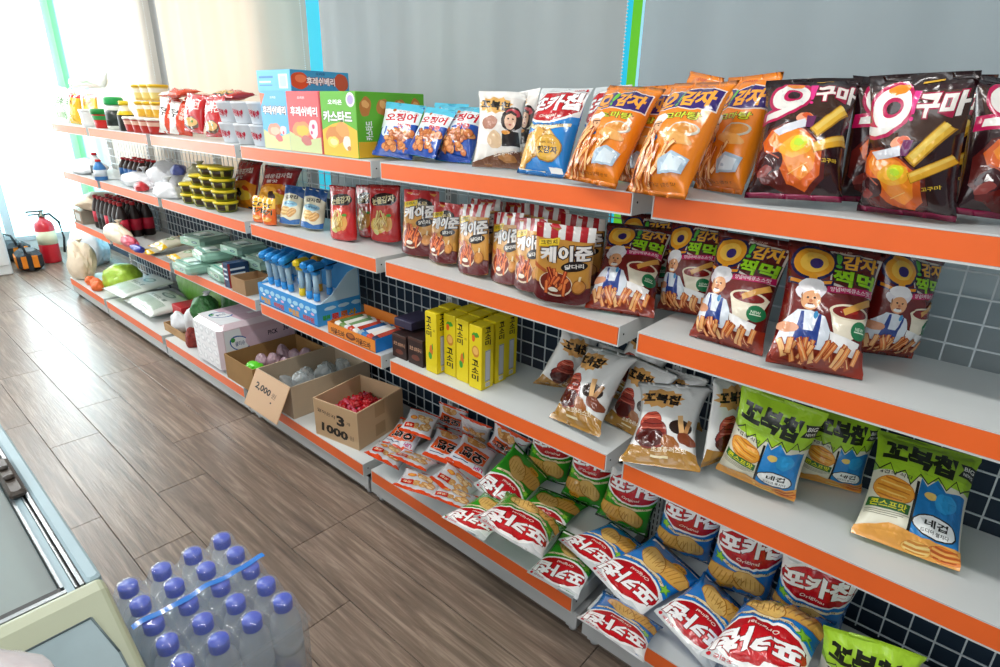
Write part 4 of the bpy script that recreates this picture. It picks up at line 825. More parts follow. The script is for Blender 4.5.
    ('sml', (0.234, 0.7462, 0.2846), (-67.9, 22.3, -164.7), 0.882, 7024, 'small orange snack bag at the back against the grid'),
    ('smlp', (0.2156, 0.6149, 0.2992), (-75.9, 29.3, -163.0), 0.938, 4395, 'small popcorn snack bag standing at the back, second from right'),
    ('sml', (0.2203, 0.5038, 0.3055), (-79.1, 26.1, -156.9), 0.995, 8241, 'small orange snack bag rightmost at the back beside green chips'),
    ('poca_green', (0.06, 0.42, 0.185), (-95, -100, 170), 0.95, 3321, 'green potato chip bag peeking out below the leftmost of its heap'),
    ('poca_blue', (0.13, -0.02, 0.165), (-100, -98, 185), 1.0, 6402, 'blue potato chip bag mostly buried under the lying blue ones'),
    ('tchoc', (0.24, 0.1, 0.6), (-80, -20, 20), 0.9, 3683, 'chocolate chip bag high at the back, under the second shelf joint'),
]
for a, loc, rot, s, seed, label in BAGS:
    w, h, t, style, film_, grp = BAG_TYPES[a]
    nm = 'snack_pouch' if style == 'pouch' else 'chip_bag' 
    kw = dict(pinch=0.26, flop=0.9, crease=1.3) if a == 'tchoc' else (dict(flop=.7, crease=1.3) if a in ('poca_blue', 'poca_green', 'sml', 'smlp') else {})
    o = make_bag(nm, a, w, h, t, style, seed, film_, **kw)
    pose(o, loc, rot[0], rot[1], rot[2], s)
    tag(o, label, 'snack pouch' if style == 'pouch' else 'snack bag', grp)
# ---------------------------------------------------------------- goods other than wrapped snacks
KR = mat('kraft_card', '#b08a60', 0.75, vary=0.06, vscale=12)
CARD = FILM['card']
def carton(name, label, cat, grp, x, y, z, dx, dy, dz, base, front=None, side=None, top=None, rz=0.0, b=0.0015):
    o = MB().box(0, dx, 0, dy, 0, dz, base, b=b).build(name, CARD); o.location = (x, y, z); o.rotation_euler = (0, 0, math.radians(rz))
    if front: face_print(front, (0, dy * .995, dz * .005), (0, -1, 0), (0, 0, 1), dy * .99, dz * .99, o, 'front_panel')
    if side: face_print(side, (dx * .005, 0, dz * .005), (1, 0, 0), (0, 0, 1), dx * .99, dz * .99, o, 'side_panel')
    if top: face_print(top, (0, dy * .99, dz), (0, -1, 0), (1, 0, 0), dy * .98, dx * .98, o, 'top_panel')
    return tag(o, label, cat, grp)
zt, za, zb, zc = ZT + LIP, ZA + LIP, ZB + LIP, ZC + LIP
# cake boxes on the top shelf
carton('cake_box', 'upright blue cake box with a pink cake picture, beside the white cup trays', 'box', 'cake boxes', 0.012, 1.395, zt, 0.20, 0.182, 0.196, '#5fb9e6', 'cake_blue', 'cake_blue_side')
carton('cake_box', 'upright coral pink cake box between the blue and the green box', 'box', 'cake boxes', 0.010, 1.188, zt, 0.20, 0.205, 0.196, '#cf3038', 'cake_pink')
carton('cake_box', 'green and yellow custard cake box with a long side of cake pictures', 'box', 'cake boxes', 0.010, 0.995, zt, 0.275, 0.191, 0.196, '#63b72c', 'custard', 'custard_side')
carton('cake_box', 'light blue cake box lying on top of the upright boxes', 'box', 'cake boxes', 0.015, 1.362, zt + 0.1965, 0.235, 0.225, 0.068, '#5cb9e4', 'cake_blue_end', 'cake_blue_side')
# white paper cups nested in two layers of trays
CUPM = mat('paper_cup', '#ffffff', 0.4, attr=True)
def paper_cup(x, y, z, label):
    o = MB().lathe([(0.034, 0), (0.036, 0.002), (0.048, 0.070), (0.050, 0.072), (0.050, 0.076), (0.046, 0.0755), (0.034, 0.004), (0.0005, 0.004)], 24, '#e4e8ee').build('paper_cup', CUPM)
    o.location = (x, y, z)
    lid = MB().lathe([(0.0005, 0.0765), (0.049, 0.0765), (0.049, 0.079), (0.0005, 0.0795)], 24, '#d9dde2').build('lid', CUPM, o)
    V, F, C_ = flat_art('cup_white', True); a = math.radians(196) + (V[:, 0] - .5) * 1.5; zz = .008 + V[:, 1] * .058; r = .0362 + (zz / .07) * .0118 + .0008 + V[:, 2] * .03
    me = bpy.data.meshes.new('cup_print'); me.from_pydata([(q * math.cos(t), q * math.sin(t), w) for q, t, w in zip(r, a, zz)], [], F); put_cols(me, C_); me.materials.append(CUPM)
    p = bpy.data.objects.new('cup_print', me); COL.objects.link(p); p.parent = o
    return tag(o, label, 'cup', 'white cups with red lettering')
pos = ['left', 'middle', 'right']
for r_i in range(2):
    for k in range(3): paper_cup(0.062, 1.93 - .128 * k, zt + .081 * r_i, '%s white cup with red lettering in the %s row, left of the blue cake box' % (pos[k], ('lower', 'upper')[r_i]))
# ramen multipacks and noodle packs on the top shelf
def softpack(name, artn, w, h, t, loc, rot, seed, label, cat, grp, film='foil', **kw):
    o = make_bag(name, artn, w, h, t, 'pillow', seed, film, **kw); pose(o, loc, *rot); return tag(o, label, cat, grp)
softpack('ramen_pack', 'ramen', .14, .165, .06, (.06, 2.585, zt + .004), (-68, -10, 4), 1, 'white and orange ramen multipack leaning at the left of the ramen packs', 'ramen pack', 'ramen packs', pinch=.04)
softpack('ramen_pack', 'ramen', .14, .155, .05, (.07, 2.47, zt + .004), (-68, -10, 4), 2, 'second orange ramen multipack behind the leaning white one', 'ramen pack', 'ramen packs', pinch=.04)
softpack('ramen_pack', 'ramen_red', .16, .165, .07, (.07, 2.29, zt + .004), (-84, -12, 3), 3, 'large bright red ramen pack with a noodle bowl picture', 'ramen pack', 'ramen packs', pinch=.05)
softpack('ramen_pack', 'ramen_red', .15, .165, .06, (.10, 2.14, zt + .004), (-84, -10, -2), 4, 'red ramen pack just left of the white cups', 'ramen pack', 'ramen packs', pinch=.05)
softpack('ramen_pack', 'ramen_red', .17, .14, .05, (.05, 2.34, zt + .178), (-88, -84, 8), 5, 'red ramen pack lying on top of the standing red packs', 'ramen pack', 'ramen packs', pinch=.05)
softpack('ramen_pack', 'ramen_red', .17, .14, .05, (.10, 2.12, zt + .178), (-80, -82, -6), 6, 'dark red pack lying above the white cups, at the back', 'ramen pack', 'ramen packs', pinch=.05)
softpack('ramen_pack', 'ramen', .15, .14, .04, (.06, 2.53, zt + .172), (-80, -80, -6), 7, 'white and orange pack lying flat on the leaning ramen packs', 'ramen pack', 'ramen packs', pinch=.05)
softpack('noodle_pack', 'noodle', .12, .22, .05, (.05, 4.27, zt + .004), (-75, -6, 4), 8, 'leftmost pale green dried noodle pack at the far shelf end', 'noodle pack', 'dried noodle packs', pinch=.05)
softpack('noodle_pack', 'noodle', .13, .21, .05, (.06, 4.12, zt + .004), (-75, -6, 2), 9, 'grey and green noodle pack second from the far shelf end', 'noodle pack', 'dried noodle packs', pinch=.05)
softpack('noodle_pack', 'ylw', .11, .18, .05, (.05, 4.00, zt + .004), (-75, -8, 4), 10, 'narrow yellow noodle pack with red top at the far end', 'noodle pack', 'dried noodle packs', pinch=.05)
softpack('noodle_pack', 'ylw', .22, .18, .05, (.07, 3.78, zt + .004), (-86, -6, 0), 11, 'wide yellow noodle pack with red top beside the green-lidded cup', 'noodle pack', 'dried noodle packs', pinch=.05)
softpack('seaweed_pack', 'noodle', .60, .085, .09, (.10, 3.83, zt + .215), (-88, -20, 0), 12, 'long grey and green pack lying across the yellow noodle packs', 'pack', 'dried noodle packs', pinch=.02)
GL = mat('goods_plastic', '#ffffff', 0.35, attr=True, vary=0.03)
def cup(name, x, y, z, r, h, body, lid, label, cat, grp, lr=1.04, lh=.012, band=None):
    cols = [body, body, band or body, body]
    o = MB().lathe([(r * .78, 0), (r * .82, h * .25), (r * .90, h * .6), (r * .96, h * .9), (r, h)], 20, None, cols).build(name, GL); o.location = (x, y, z)
    MB().lathe([(r * lr, h), (r * lr, h + lh * .8), (r * lr * .94, h + lh), (r * .5, h + lh)], 20, lid).build('lid', GL, o)
    return tag(o, label, cat, grp)
cup('paper_cup', .05, 3.73, zt, .045, .085, '#eceff0', '#f4f4f4', 'plain white cup in front of the yellow noodle packs', 'cup', None)
cup('noodle_cup', .05, 3.47, zt, .055, .075, '#c9221f', '#1f8a3c', 'red noodle cup with a green lid', 'cup', None, lh=.03, band='#2b9448')
o = MB().lathe([(.045, 0), (.05, .01), (.05, .11), (.040, .125), (.036, .13)], 20, None, ['#d9ded4', '#d9ded4', '#e4e6e0', '#e4e6e0']).build('sauce_jar', GL); o.location = (.06, 3.28, zt)
MB().lathe([(.046, .128), (.048, .135), (.048, .16), (.040, .168), (.0005, .169)], 20, '#149a4a').build('lid', GL, o); MB().lathe([(.0506, .02), (.0506, .10)], 20, '#25302c').build('jar_label', GL, o)
tag(o, 'tall jar with a dark label and green screw lid', 'jar')
carton('paper_bag', 'plain grey upright pack behind the green-lidded jar', 'pack', None, .14, 3.02, zt, .10, .16, .215, '#c4c6c8', b=.02)
o = MB().lathe([(.036, 0), (.04, .01), (.04, .08), (.03, .10), (.02, .115), (.02, .13)], 18, None, ['#1b1a18', '#1b1a18', '#e2c21c', '#e8e2c8', '#e8e2c8']).build('sauce_bottle', GL); o.location = (.05, 3.10, zt)
MB().lathe([(.023, .128), (.023, .148), (.018, .15)], 14, '#e5c822').build('cap', GL, o); tag(o, 'small sauce bottle with a yellow and black label and yellow cap', 'bottle')
for k in range(4): cup('noodle_cup', .05, 3.00 - .105 * k, zt, .048, .062, '#b52a22', '#e9e2d4', 'red noodle cup in the lowest row under the yellow-lidded ones, %s from the left' % ['first', 'second', 'third', 'fourth'][k], 'cup', 'red noodle cups', band='#e4b7a0')
for r_i in range(2):
    for k in range(3): cup('noodle_cup', .09, 2.92 - .105 * k, zt + .076 + .078 * r_i, .046, .062, '#e9d27a' if r_i else '#d9a92c', '#e6b81e', 'yellow-lidded noodle cup in the %s layer, %s' % (('lower', 'topmost')[r_i], ['at the left', 'in the middle', 'at the right'][k]), 'cup', 'yellow-lidded noodle cups', band='#f3ead0')
# yellow-lidded tubs on the second shelf
TUB = MB().lathe([(.038, 0), (.042, .003), (.050, .036), (.051, .038)], 22, None, ['#5b6a1c', '#6b7423', '#6b7423']).build('plastic_tub', GL)
for k in range(7):
    pass
lb = MB().lathe([(.0446, .009), (.0500, .033)], 24, '#33240f')
for q_ in range(24):
    if q_ % 4 == 0: lb.c[q_] = '#a8a23a'
tl = MB().lathe([(.053, .037), (.054, .040), (.054, .045), (.050, .0475), (.0005, .0475)], 22, '#d9c21a').build('lid', GL, TUB); tb = lb.build('tub_label', GL, TUB)
TUB.location = (.055, 2.415, za); tag(TUB, 'yellow-lidded tub at the left, lower of two, beside the clear bags', 'tub', 'yellow-lidded tubs')
spots = [(.055, 2.415, 1, 'yellow-lidded tub at the left, upper of two, beside the clear bags')]
for (y, nm) in ((2.30, 'left'), (2.19, 'middle'), (2.08, 'right')):
    for k in range(4 if nm != 'left' else 3): spots.append((.06, y, k, 'yellow-lidded tub in the %s column of the tall stack, %s layer' % (nm, ['lowest', 'second', 'third', 'top'][k])))
for x, y, k, l in spots:
    c = copy_tree(TUB); c.location = (x, y, za + .0485 * k); tag(c, l)
# small orange packs in front of the red bags
for k, y in enumerate((1.735, 1.655)):
    o = make_bag('snack_pack', 'orm', .075, .105, .035, 'pouch', 50 + k, 'foil'); pose(o, (.035, y, za), -78, -4, 0); tag(o, ('left' if k == 0 else 'right') + ' small orange snack pack with black lettering before the red bags', 'snack pack', 'small orange packs')
import mathutils.noise as mnoise
# cloudy and clear plastic bags
CLR = mat('cloudy_plastic', '#e6e8ec', 0.22, coat=0.4, bump=0.9, bscale=38, alpha=0.82, vary=.05)
WPL = mat('white_plastic_bag', '#dfe2e6', 0.35, coat=0.2, bump=0.7, bscale=30, vary=.05)
BEI = mat('beige_plastic_bag', '#e3d2b9', 0.4, coat=0.1, bump=0.8, bscale=30, vary=.08)
def heap(name, x, y, z, rx, ry, rz, m, seed, label, cat='plastic bag', grp=None, knot=True, amp=.24):
    r = random.Random(seed); bm = bmesh.new(); bmesh.ops.create_icosphere(bm, subdivisions=4, radius=1)
    off = Vector((r.uniform(-50, 50), r.uniform(-50, 50), r.uniform(-50, 50))); fq = 2.0
    for v in bm.verts:
        p = v.co.copy(); d = (mnoise.noise(p * 1.1 + off) * 1.2) * amp
        dd = mnoise.voronoi(p * fq + off)[0]; d += (dd[1] - dd[0]) * amp * .55
        dd = mnoise.voronoi(p * fq * 2.3 + off)[0]; d += (dd[1] - dd[0]) * amp * .22
        q = p * (.93 + d)
        if q.z < -.55: q.z = -.55
        v.co = Vector((min(q.x * rx, .2935 - x) if abs(y) < 4.9 and z < 1.3 and x > -.3 else q.x * rx, q.y * ry, (q.z + .55) / 1.5 * rz))
    me = bpy.data.meshes.new(name); bm.to_mesh(me); bm.free()
    me.polygons.foreach_set('use_smooth', [True] * len(me.polygons)); me.materials.append(m)
    me.set_sharp_from_angle(angle=math.radians(28))
    o = bpy.data.objects.new(name, me); COL.objects.link(o); o.location = (x, y, z)
    if knot:
        k = MB().lathe([(.004, 0), (.008, .006), (.005, .014), (.012, .024), (.020, .036)], 12, rf=lambda a, z: 1 + .3 * math.sin(a * 4 + z * 200)).build('tied_neck', m, o)
        k.location = (rx * .1, -ry * .15, rz * .93)
    return tag(o, label, cat, grp)
heap('plastic_bag', .09, 4.12, za, .09, .20, .095, WPL, 1, 'white plastic bag at the far left end of the second shelf', knot=False)
heap('plastic_bag', .10, 3.15, za, .09, .20, .09, CLR, 2, 'cloudy plastic bag lying before the blue bottle pack')
heap('plastic_bag', .12, 2.86, za, .10, .15, .16, CLR, 3, 'tall cloudy bag with a tied neck, left of the yellow-lidded tubs')
heap('plastic_bag', .17, 2.62, za, .08, .12, .15, mat('olive_clear', '#bdb690', .25, coat=.4, bump=.9, bscale=38, alpha=.85), 4, 'olive tinted clear bag against the grid beside the tubs')
heap('plastic_bag', .045, 2.68, za, .05, .14, .07, WPL, 5, 'crumpled white bag at the rail, left of the yellow-lidded tubs')
heap('plastic_bag', .035, 3.02, za, .035, .06, .045, mat('red_white_wrap', '#c8323a', .3, coat=.3, bump=.8, bscale=40), 6, 'small red wrapped bundle at the second shelf rail', cat='bundle', knot=False)
heap('plastic_bag', .14, 2.78, za + .10, .04, .05, .055, mat('blue_wrap', '#39468f', .3, coat=.3, bump=.8, bscale=40), 7, 'small dark blue wrapped bundle inside the clear bags', cat='bundle', knot=False)
# drink bottles, red caps with blue labels
def bottle(name, x, y, z, r, h, body, label_c, cap, label, grp, parent=None, m=GL):
    o = MB().lathe([(r * .8, 0), (r, h * .03), (r, h * .55), (r * .98, h * .62), (r * .6, h * .80), (r * .38, h * .88), (r * .38, h * .92)], 16, body).build(name, m); o.location = (x, y, z)
    MB().lathe([(r * 1.012, h * .2), (r * 1.012, h * .52)], 16, label_c).build('bottle_label', GL, o)
    MB().lathe([(r * .46, h * .905), (r * .46, h * .985), (r * .40, h), (.0005, h)], 14, cap).build('cap', GL, o)
    return tag(o, label, 'bottle', grp)
bottle('drink_bottle', .045, 3.76, za, .034, .15, '#dfe3e2', '#2a2f33', '#c41d24', 'single small drink bottle with a red cap at the second shelf rail', None)
bottle('drink_bottle', .02, 3.62, za, .034, .12, '#3f86c9', '#dbe7ef', '#c41d24', 'blue drink bottle lying low with a red cap, far left', None)
n_ = 0
for k in range(5):
    for j in range(2):
        bottle('drink_bottle', .17 + .065 * j, 3.66 - .075 * k, za, .032, .125, '#3d2a24', '#2470bd', '#b81c26', ('small red-capped bottle with a blue label, front row of the pack, %s from the left' % ['first', 'second', 'third', 'fourth', 'fifth'][k]) if j == 0 else 'small red-capped bottle in the back row of the pack on the second shelf', 'pack of small red-capped bottles')
n_ = 0
for k in range(7):
    for j in range(3):
        bottle('cola_bottle', .06 + .07 * j, 3.98 - .075 * k, zb, .033, .215, '#241513', '#15161a' if k % 3 else '#c01f3a', '#b3222c', ('dark red-capped bottle in the front row of the shrink-wrapped block, %s from the far end' % ['first', 'second', 'third', 'fourth', 'fifth', 'sixth', 'seventh'][k]) if j == 0 else 'dark drink bottle with a red cap behind the front row of the block', 'dark drink bottles in a shrink-wrapped block')
# third shelf, far part
carton('cardboard_box', 'small grey-brown box at the far end of the third shelf', 'box', None, .0, 4.15, zb, .16, .17, .09, '#8d8577', 'card_small')
heap('plastic_bag', .13, 4.17, zb + .095, .13, .16, .11, BEI, 11, 'beige plastic bag on the small box at the far end', knot=False)
heap('plastic_bag', .0, 3.36, zb, .055, .20, .12, BEI, 12, 'pinkish beige plastic bag slumped in front of the dark bottles')
heap('wrapped_bundle', -.005, 3.28, zb, .035, .11, .07, mat('pink_wrap', '#d2465f', .35, coat=.3, bump=.8, bscale=40, vary=.2), 13, 'pink wrapped bundle at the third shelf rail', cat='bundle', knot=False)
heap('wrapped_bundle', -.0, 3.13, zb, .03, .09, .04, mat('navy_wrap', '#28349a', .35, coat=.3, bump=.8, bscale=40), 14, 'dark blue wrapped bundle at the third shelf rail', cat='bundle', knot=False)
for k, (x, y, s_) in enumerate(((.05, 3.02, 0), (.13, 2.93, .0), (.06, 2.82, .035), (.17, 2.72, .0), (.12, 2.60, .03), (.05, 2.56, 0))):
    softpack('ricecake_pack', 'cheese_bag', .15, .19, .05, (x - .08, y, zb + .02 + s_), (-90 + 7 * (k % 3), -82, 4 * k), 60 + k,
             ['yellow and grey pack nearest the pink bundle', 'yellow and grey pack behind the first, deeper in', 'yellow and grey pack lying on top of two others', 'yellow and grey pack against the wire grid', 'yellow-tipped grey pack stacked second from the right', 'yellow-tipped grey pack nearest the wet wipes'][k], 'food pack', 'yellow and grey food packs')
WNAMES = ['mint green wet wipes pack at the rail with a turquoise end', 'mint green wet wipes pack stacked on the turquoise-ended one', 'mint green wipes pack standing behind the navy box', 'grey-green wipes pack at the back under the second shelf', 'grey-green wipes pack at the back, the right one', 'small mint wipes pack against the shelf upright']
for k, (x, y, z, rz) in enumerate(((.07, 2.46, 0, 0), (.10, 2.38, .062, -8), (.10, 2.20, 0, -6), (.19, 2.32, .09, 4), (.20, 2.02, .07, 0), (.17, 2.62, .085, 10))):
    o = MB().box(-.09, .09, -.10, .10, 0, .058, '#9cc9b6' if k < 3 else '#86a79a', b=.018).build('wet_wipes_pack', FILM['foil']); o.location = (x, y, zb + z); o.rotation_euler = (0, 0, math.radians(rz))
    face_print('wipes', (-.08, .09, .058), (0, -1, 0), (1, 0, 0), .18, .16, o, 'top_panel', 'foil'); face_print('wipes', (-.09, .085, .012), (0, -1, 0), (0, 0, 1), .17, .04, o, 'front_panel', 'foil')
    MB().box(-.05, .02, -.03, .03, .0585, .064, '#dfeae6', b=.004).build('lid', GL, o); tag(o, WNAMES[k], 'wet wipes', 'wet wipes packs')
carton('navy_box', 'navy blue box with white stripes beside the wet wipes', 'box', None, .005, 2.035, zb, .10, .05, .115, '#17385f', 'navy', 'navy')
# small open brown box
def open_box(name, x, y, z, dx, dy, dz, label, col='#a9855c', rz=0, th=.004, grp='open cardboard boxes'):
    root = empty(name, (x, y, z), math.radians(rz)); tag(root, label, 'cardboard box', grp); m = mat('kraft_' + col[1:], col, .75, vary=.06, vscale=10)
    MB().box(0, dx, 0, dy, 0, th).build('box_bottom', m, root)
    f = MB().box(0, th, 0, dy, th, dz).build('front_wall', m, root); MB().box(dx - th, dx, 0, dy, th, dz).build('back_wall', m, root)
    s = MB().box(th, dx - th, 0, th, th, dz).build('side_wall', m, root); MB().box(th, dx - th, dy - th, dy, th, dz).build('side_wall', m, root)
    return root, f, s, m
open_box('cardboard_box', .0, 1.875, zb, .13, .13, .07, 'small open brown box beside the blue toy stick display', '#a07d58')
# blue counter display with toy candy sticks
root = empty('candy_display_box', (0.004, 1.315, zb)); tag(root, 'blue cardboard counter display filled with toy candy sticks', 'display box')
LB = mat('card_blue', '#4aa3df', .5)
Wd, Dp, Hh = .445, .20, .088
MB().box(0, Dp, 0, Wd, 0, .004).box(0, .003, 0, Wd, .004, Hh).box(.003, Dp - .003, 0, .003, .004, Hh).box(.003, Dp - .003, Wd - .003, Wd, .004, Hh).box(Dp - .003, Dp, 0, Wd, .004, .215, b=0).build('carton', LB, root)
for yy in (0, Wd - .003):
    sd = MB(); sd.add([(.02, yy, Hh), (Dp - .003, yy, Hh), (Dp - .003, yy, .205), (Dp - .05, yy, .19), (.07, yy, .115), (.02, yy + .003, Hh), (Dp - .003, yy + .003, Hh), (Dp - .003, yy + .003, .205), (Dp - .05, yy + .003, .19), (.07, yy + .003, .115)], [(0, 1, 2, 3, 4), (9, 8, 7, 6, 5), (0, 5, 6, 1), (1, 6, 7, 2), (2, 7, 8, 3), (3, 8, 9, 4), (4, 9, 5, 0)])
    sd.build('side_wing', mat('card_paleblue', '#b9d7e6', .5), root)
MB().box(.003, Dp - .003, .003, Wd - .003, Hh - .012, Hh - .008).build('inner_tray', mat('card_white', '#e8ebed', .5), root)
face_print('stick_front', (0, Wd, .002), (0, -1, 0), (0, 0, 1), Wd / 2, Hh - .002, root, 'front_panel'); face_print('stick_front', (0, Wd / 2, .002), (0, -1, 0), (0, 0, 1), Wd / 2, Hh - .002, root, 'front_panel')
face_print('stick_side', (0, 0, .002), (1, 0, 0), (0, 0, 1), Dp, Hh - .002, root, 'side_panel')
def stick(x, y, col, lean, label):
    o = MB().lathe([(.009, 0), (.010, .002), (.010, .022)], 12, col).lathe([(.0085, .022), (.0085, .075)], 12, '#a9c9dc').build('candy_stick', GL)
    o.location = (x, y, zb + Hh - .0035); o.rotation_euler = (lean, 0, math.radians(-68))
    MB().box(-.012, .012, -.012, .012, .075, .088, col, b=.003).build('collar', GL, o)
    MB().box(-.012, .012, -.028, .038, .086, .108, col, b=.006).build('toy_head', GL, o)
    MB().box(-.0125, .0125, -.022, .030, .0885, .0925, '#14222e').build('dark_band', GL, o)
    o.scale = (1.25, 1.25, 1.38)
    return tag(o, label, 'toy candy stick', 'toy candy sticks in the blue display')
rr = random.Random(4); wn = ['front left', 'front, second', 'front, third', 'front, fourth', 'front, fifth', 'front, sixth', 'front right']
for k in range(7): stick(.045, 1.715 - .052 * k - (.03 if k > 3 else 0), '#e0c21c' if k == 4 else '#2a8fd8', .12 if k < 4 else -.03, ('yellow toy candy stick in the front row of the blue display' if k == 4 else 'blue toy candy stick, %s in the display' % wn[k]))
for k in range(5): stick(.128, 1.70 - .072 * k, '#e09a2a' if k == 3 else '#2a8fd8', .1 if k < 3 else -.05, 'orange-headed toy candy stick in the back row' if k == 3 else 'blue toy candy stick in the back row, %s from the left' % ['first', 'second', 'third', '', 'last'][k])
# nut bar counter box
root = empty('snack_bar_box', (.0, .955, zb)); tag(root, 'orange counter box full of wrapped snack bars', 'display box')
MB().box(0, .17, 0, .285, 0, .003).box(0, .003, 0, .285, .003, .045).box(.003, .167, 0, .003, .003, .045).box(.003, .167, .282, .285, .003, .045).box(.167, .17, 0, .285, .003, .075).build('carton', mat('card_orange', '#e07f2a', .5), root)
face_print('nut_front', (0, .285, .0), (0, -1, 0), (0, 0, 1), .285, .045, root, 'front_panel'); MB().box(.002, .172, -.0016, -.0002, .0, .05).build('blue_side_panel', mat('card_blue2', '#1f7fd0', .5), root)
for k in range(9):
    o = MB().box(-.07, .07, -.014, .014, 0, .02, ['#e4e2d4', '#7fa05a', '#dfe3e6', '#c9432a', '#e8e6e0', '#9fb4bf', '#3a7fc0', '#d8523a', '#39405a'][k], b=.006).box(-.05, .05, -.010, .010, .0200, .0206, ['#5c7f46', '#e6e8da', '#7a9f6a', '#f0f0ee', '#b9402a', '#2a5f9a', '#e9edf0', '#f4efe6', '#b84a3a'][k]).build('snack_bar', FILM['foil'])
    o.location = (.085, .955 + .255 - .0275 * k, zb + .026); o.rotation_euler = (0.3, 0, math.radians(3 * (k % 3) - 3)); tag(o, 'wrapped snack bar in the orange counter box, %s from its left end' % ['first', 'second', 'third', 'fourth', 'fifth', 'sixth', 'seventh', 'eighth', 'ninth'][k], 'snack bar', 'snack bars in the orange counter box')
# dark brownie boxes
carton('brownie_box', 'dark brown brownie box at the left of the yellow boxes', 'box', 'brownie boxes', .03, .825, zb, .12, .072, .085, '#241210', 'choc_front')
carton('brownie_box', 'dark brown brownie box touching the first yellow box', 'box', 'brownie boxes', .03, .742, zb, .12, .072, .095, '#241210', 'choc_front')
carton('brownie_box', 'dark violet box lying behind the two brownie boxes', 'box', 'brownie boxes', .06, .83, zb + .098, .11, .09, .028, '#2c2742')
MB_ = MB().add([(.17, .79, zb), (.17, .70, zb), (.17, .75, zb + .19), (.173, .79, zb), (.173, .70, zb), (.173, .75, zb + .19)], [(0, 1, 2), (3, 5, 4), (0, 3, 4, 1), (1, 4, 5, 2), (2, 5, 3, 0)]).build('card_stand', mat('card_white'))
tag(MB_, 'white cardboard point sticking up behind the dark boxes', 'card')
# yellow biscuit boxes
yb = [(.028, .672, 'yellow_front', 'yellow_side', 'leftmost in front'), (.052, .612, 'yellow_pic', 'yellow_front', 'second in front, with a carrot picture'), (.048, .553, 'yellow_front', 'yellow_side', 'third in front'), (.040, .490, 'yellow_pic', 'yellow_side', 'nearest the camera, with a cracker picture'),
      (.092, .680, 'yellow_front', 'yellow_side', 'behind the leftmost'), (.110, .620, 'yellow_front', 'yellow_front', 'second of the middle row'), (.106, .560, 'yellow_front', 'yellow_side', 'third of the middle row'), (.104, .492, 'yellow_front', 'yellow_side', 'at the right end of the middle row'),
      (.166, .622, 'yellow_front', 'yellow_side', 'in the back row, left'), (.163, .560, 'yellow_front', 'yellow_side', 'in the back row, centre'), (.160, .498, 'yellow_front', 'yellow_side', 'in the back row, right')]
for x, y, fa, sa, w in yb:
    carton('biscuit_box', 'tall yellow biscuit box, ' + w, 'box', 'tall yellow biscuit boxes', x, y, zb, .052, .052, .205, '#e6cf16', fa, sa)
# ---------------- bottom shelf
heap('vegetable_bag', -.03, 4.28, zc, .07, .16, .26, BEI, 21, 'bulky beige bag of vegetables at the far end of the bottom shelf', cat='bag', knot=True, amp=.3)
ORG = mat('orange_fruit', '#e4682a', .5, vary=.1, bump=.2, bscale=90)
for k, (x, y) in enumerate(((-.06, 4.02), (-.05, 3.95), (-.055, 3.87))): heap('carrot_bag', x, y, zc, .035, .05, .055, ORG, 30 + k, 'orange packed carrots by the green bag, %s one' % ['far', 'middle', 'near'][k], cat='vegetable', grp='orange vegetables', knot=False)
heap('greens_bag', .07, 3.80, zc, .12, .15, .15, mat('greens', '#a5c93a', .35, coat=.3, bump=.9, bscale=30, vary=.3, vscale=14), 24, 'bag of bright green leaf vegetables behind the rice bags', cat='bag', knot=False)
heap('greens_bag', .262, 3.12, zc, .030, .32, .20, mat('greens_dark', '#5f9a2c', .4, coat=.2, bump=.8, bscale=30, vary=.2), 25, 'long green bag lying at the back above the rice bag', cat='bag', knot=False)
softpack('rice_bag', 'rice', .48, .27, .10, (-.075, 3.12, zc + .048), (-89, -87, 2), 71, 'large grey-green rice bag lying flat on the bottom shelf', 'rice bag', 'rice bags', film='matte', pinch=.04)
softpack('rice_bag', 'rice', .36, .34, .10, (-.07, 3.56, zc + .05), (-94, -84, -6), 72, 'smaller white and green bag leaning beside the large rice bag', 'rice bag', 'rice bags', film='matte', pinch=.04)
carton('red_box', 'small red box behind the tray with white rolls', 'box', None, .05, 2.812, zc, .12, .13, .095, '#b8242c', None)
r0, f0, s0, m0 = open_box('cardboard_tray', -.055, 2.52, zc, .26, .28, .045, 'shallow brown cardboard tray holding white bags', '#a98458', grp=None)
heap('white_bag', .0, 2.715, zc + .006, .042, .07, .11, WPL, 41, 'white wrapped roll in the shallow tray, left', grp='white rolls in the tray', knot=False)
heap('white_bag', .045, 2.605, zc + .006, .06, .06, .15, WPL, 42, 'white wrapped roll in the shallow tray, right and taller', grp='white rolls in the tray', knot=False)
heap('plastic_bag', .15, 2.70, zc + .006, .045, .08, .17, CLR, 43, 'clear plastic bag behind the white rolls')
# onion nets
NET = mat('green_net', '#2f6a33', .45, coat=.2, bump=1.0, bscale=110, vary=.3, vscale=60)
NETR = mat('red_net', '#7d2318', .5, bump=1.0, bscale=110, vary=.3, vscale=60)
heap('onion_net', -.045, 2.450, zc, .035, .045, .10, NETR, 51, 'small red net of onions at the bottom rail beside the tissue bale', cat='onion net', grp='nets of onions', knot=False)
heap('onion_net', .04, 2.455, zc, .045, .058, .12, NETR, 52, 'red part of the onion net leaning on the tissue bale', cat='onion net', grp='nets of onions', knot=False)
heap('onion_net', .04, 2.455, zc + .125, .075, .062, .13, NET, 53, 'green net bag of onions heaped on the red ones', cat='onion net', grp='nets of onions', knot=False)
heap('onion_net', .205, 2.455, zc, .075, .066, .31, NET, 54, 'dark green net bag standing against the wire grid', cat='onion net', grp='nets of onions', knot=False)
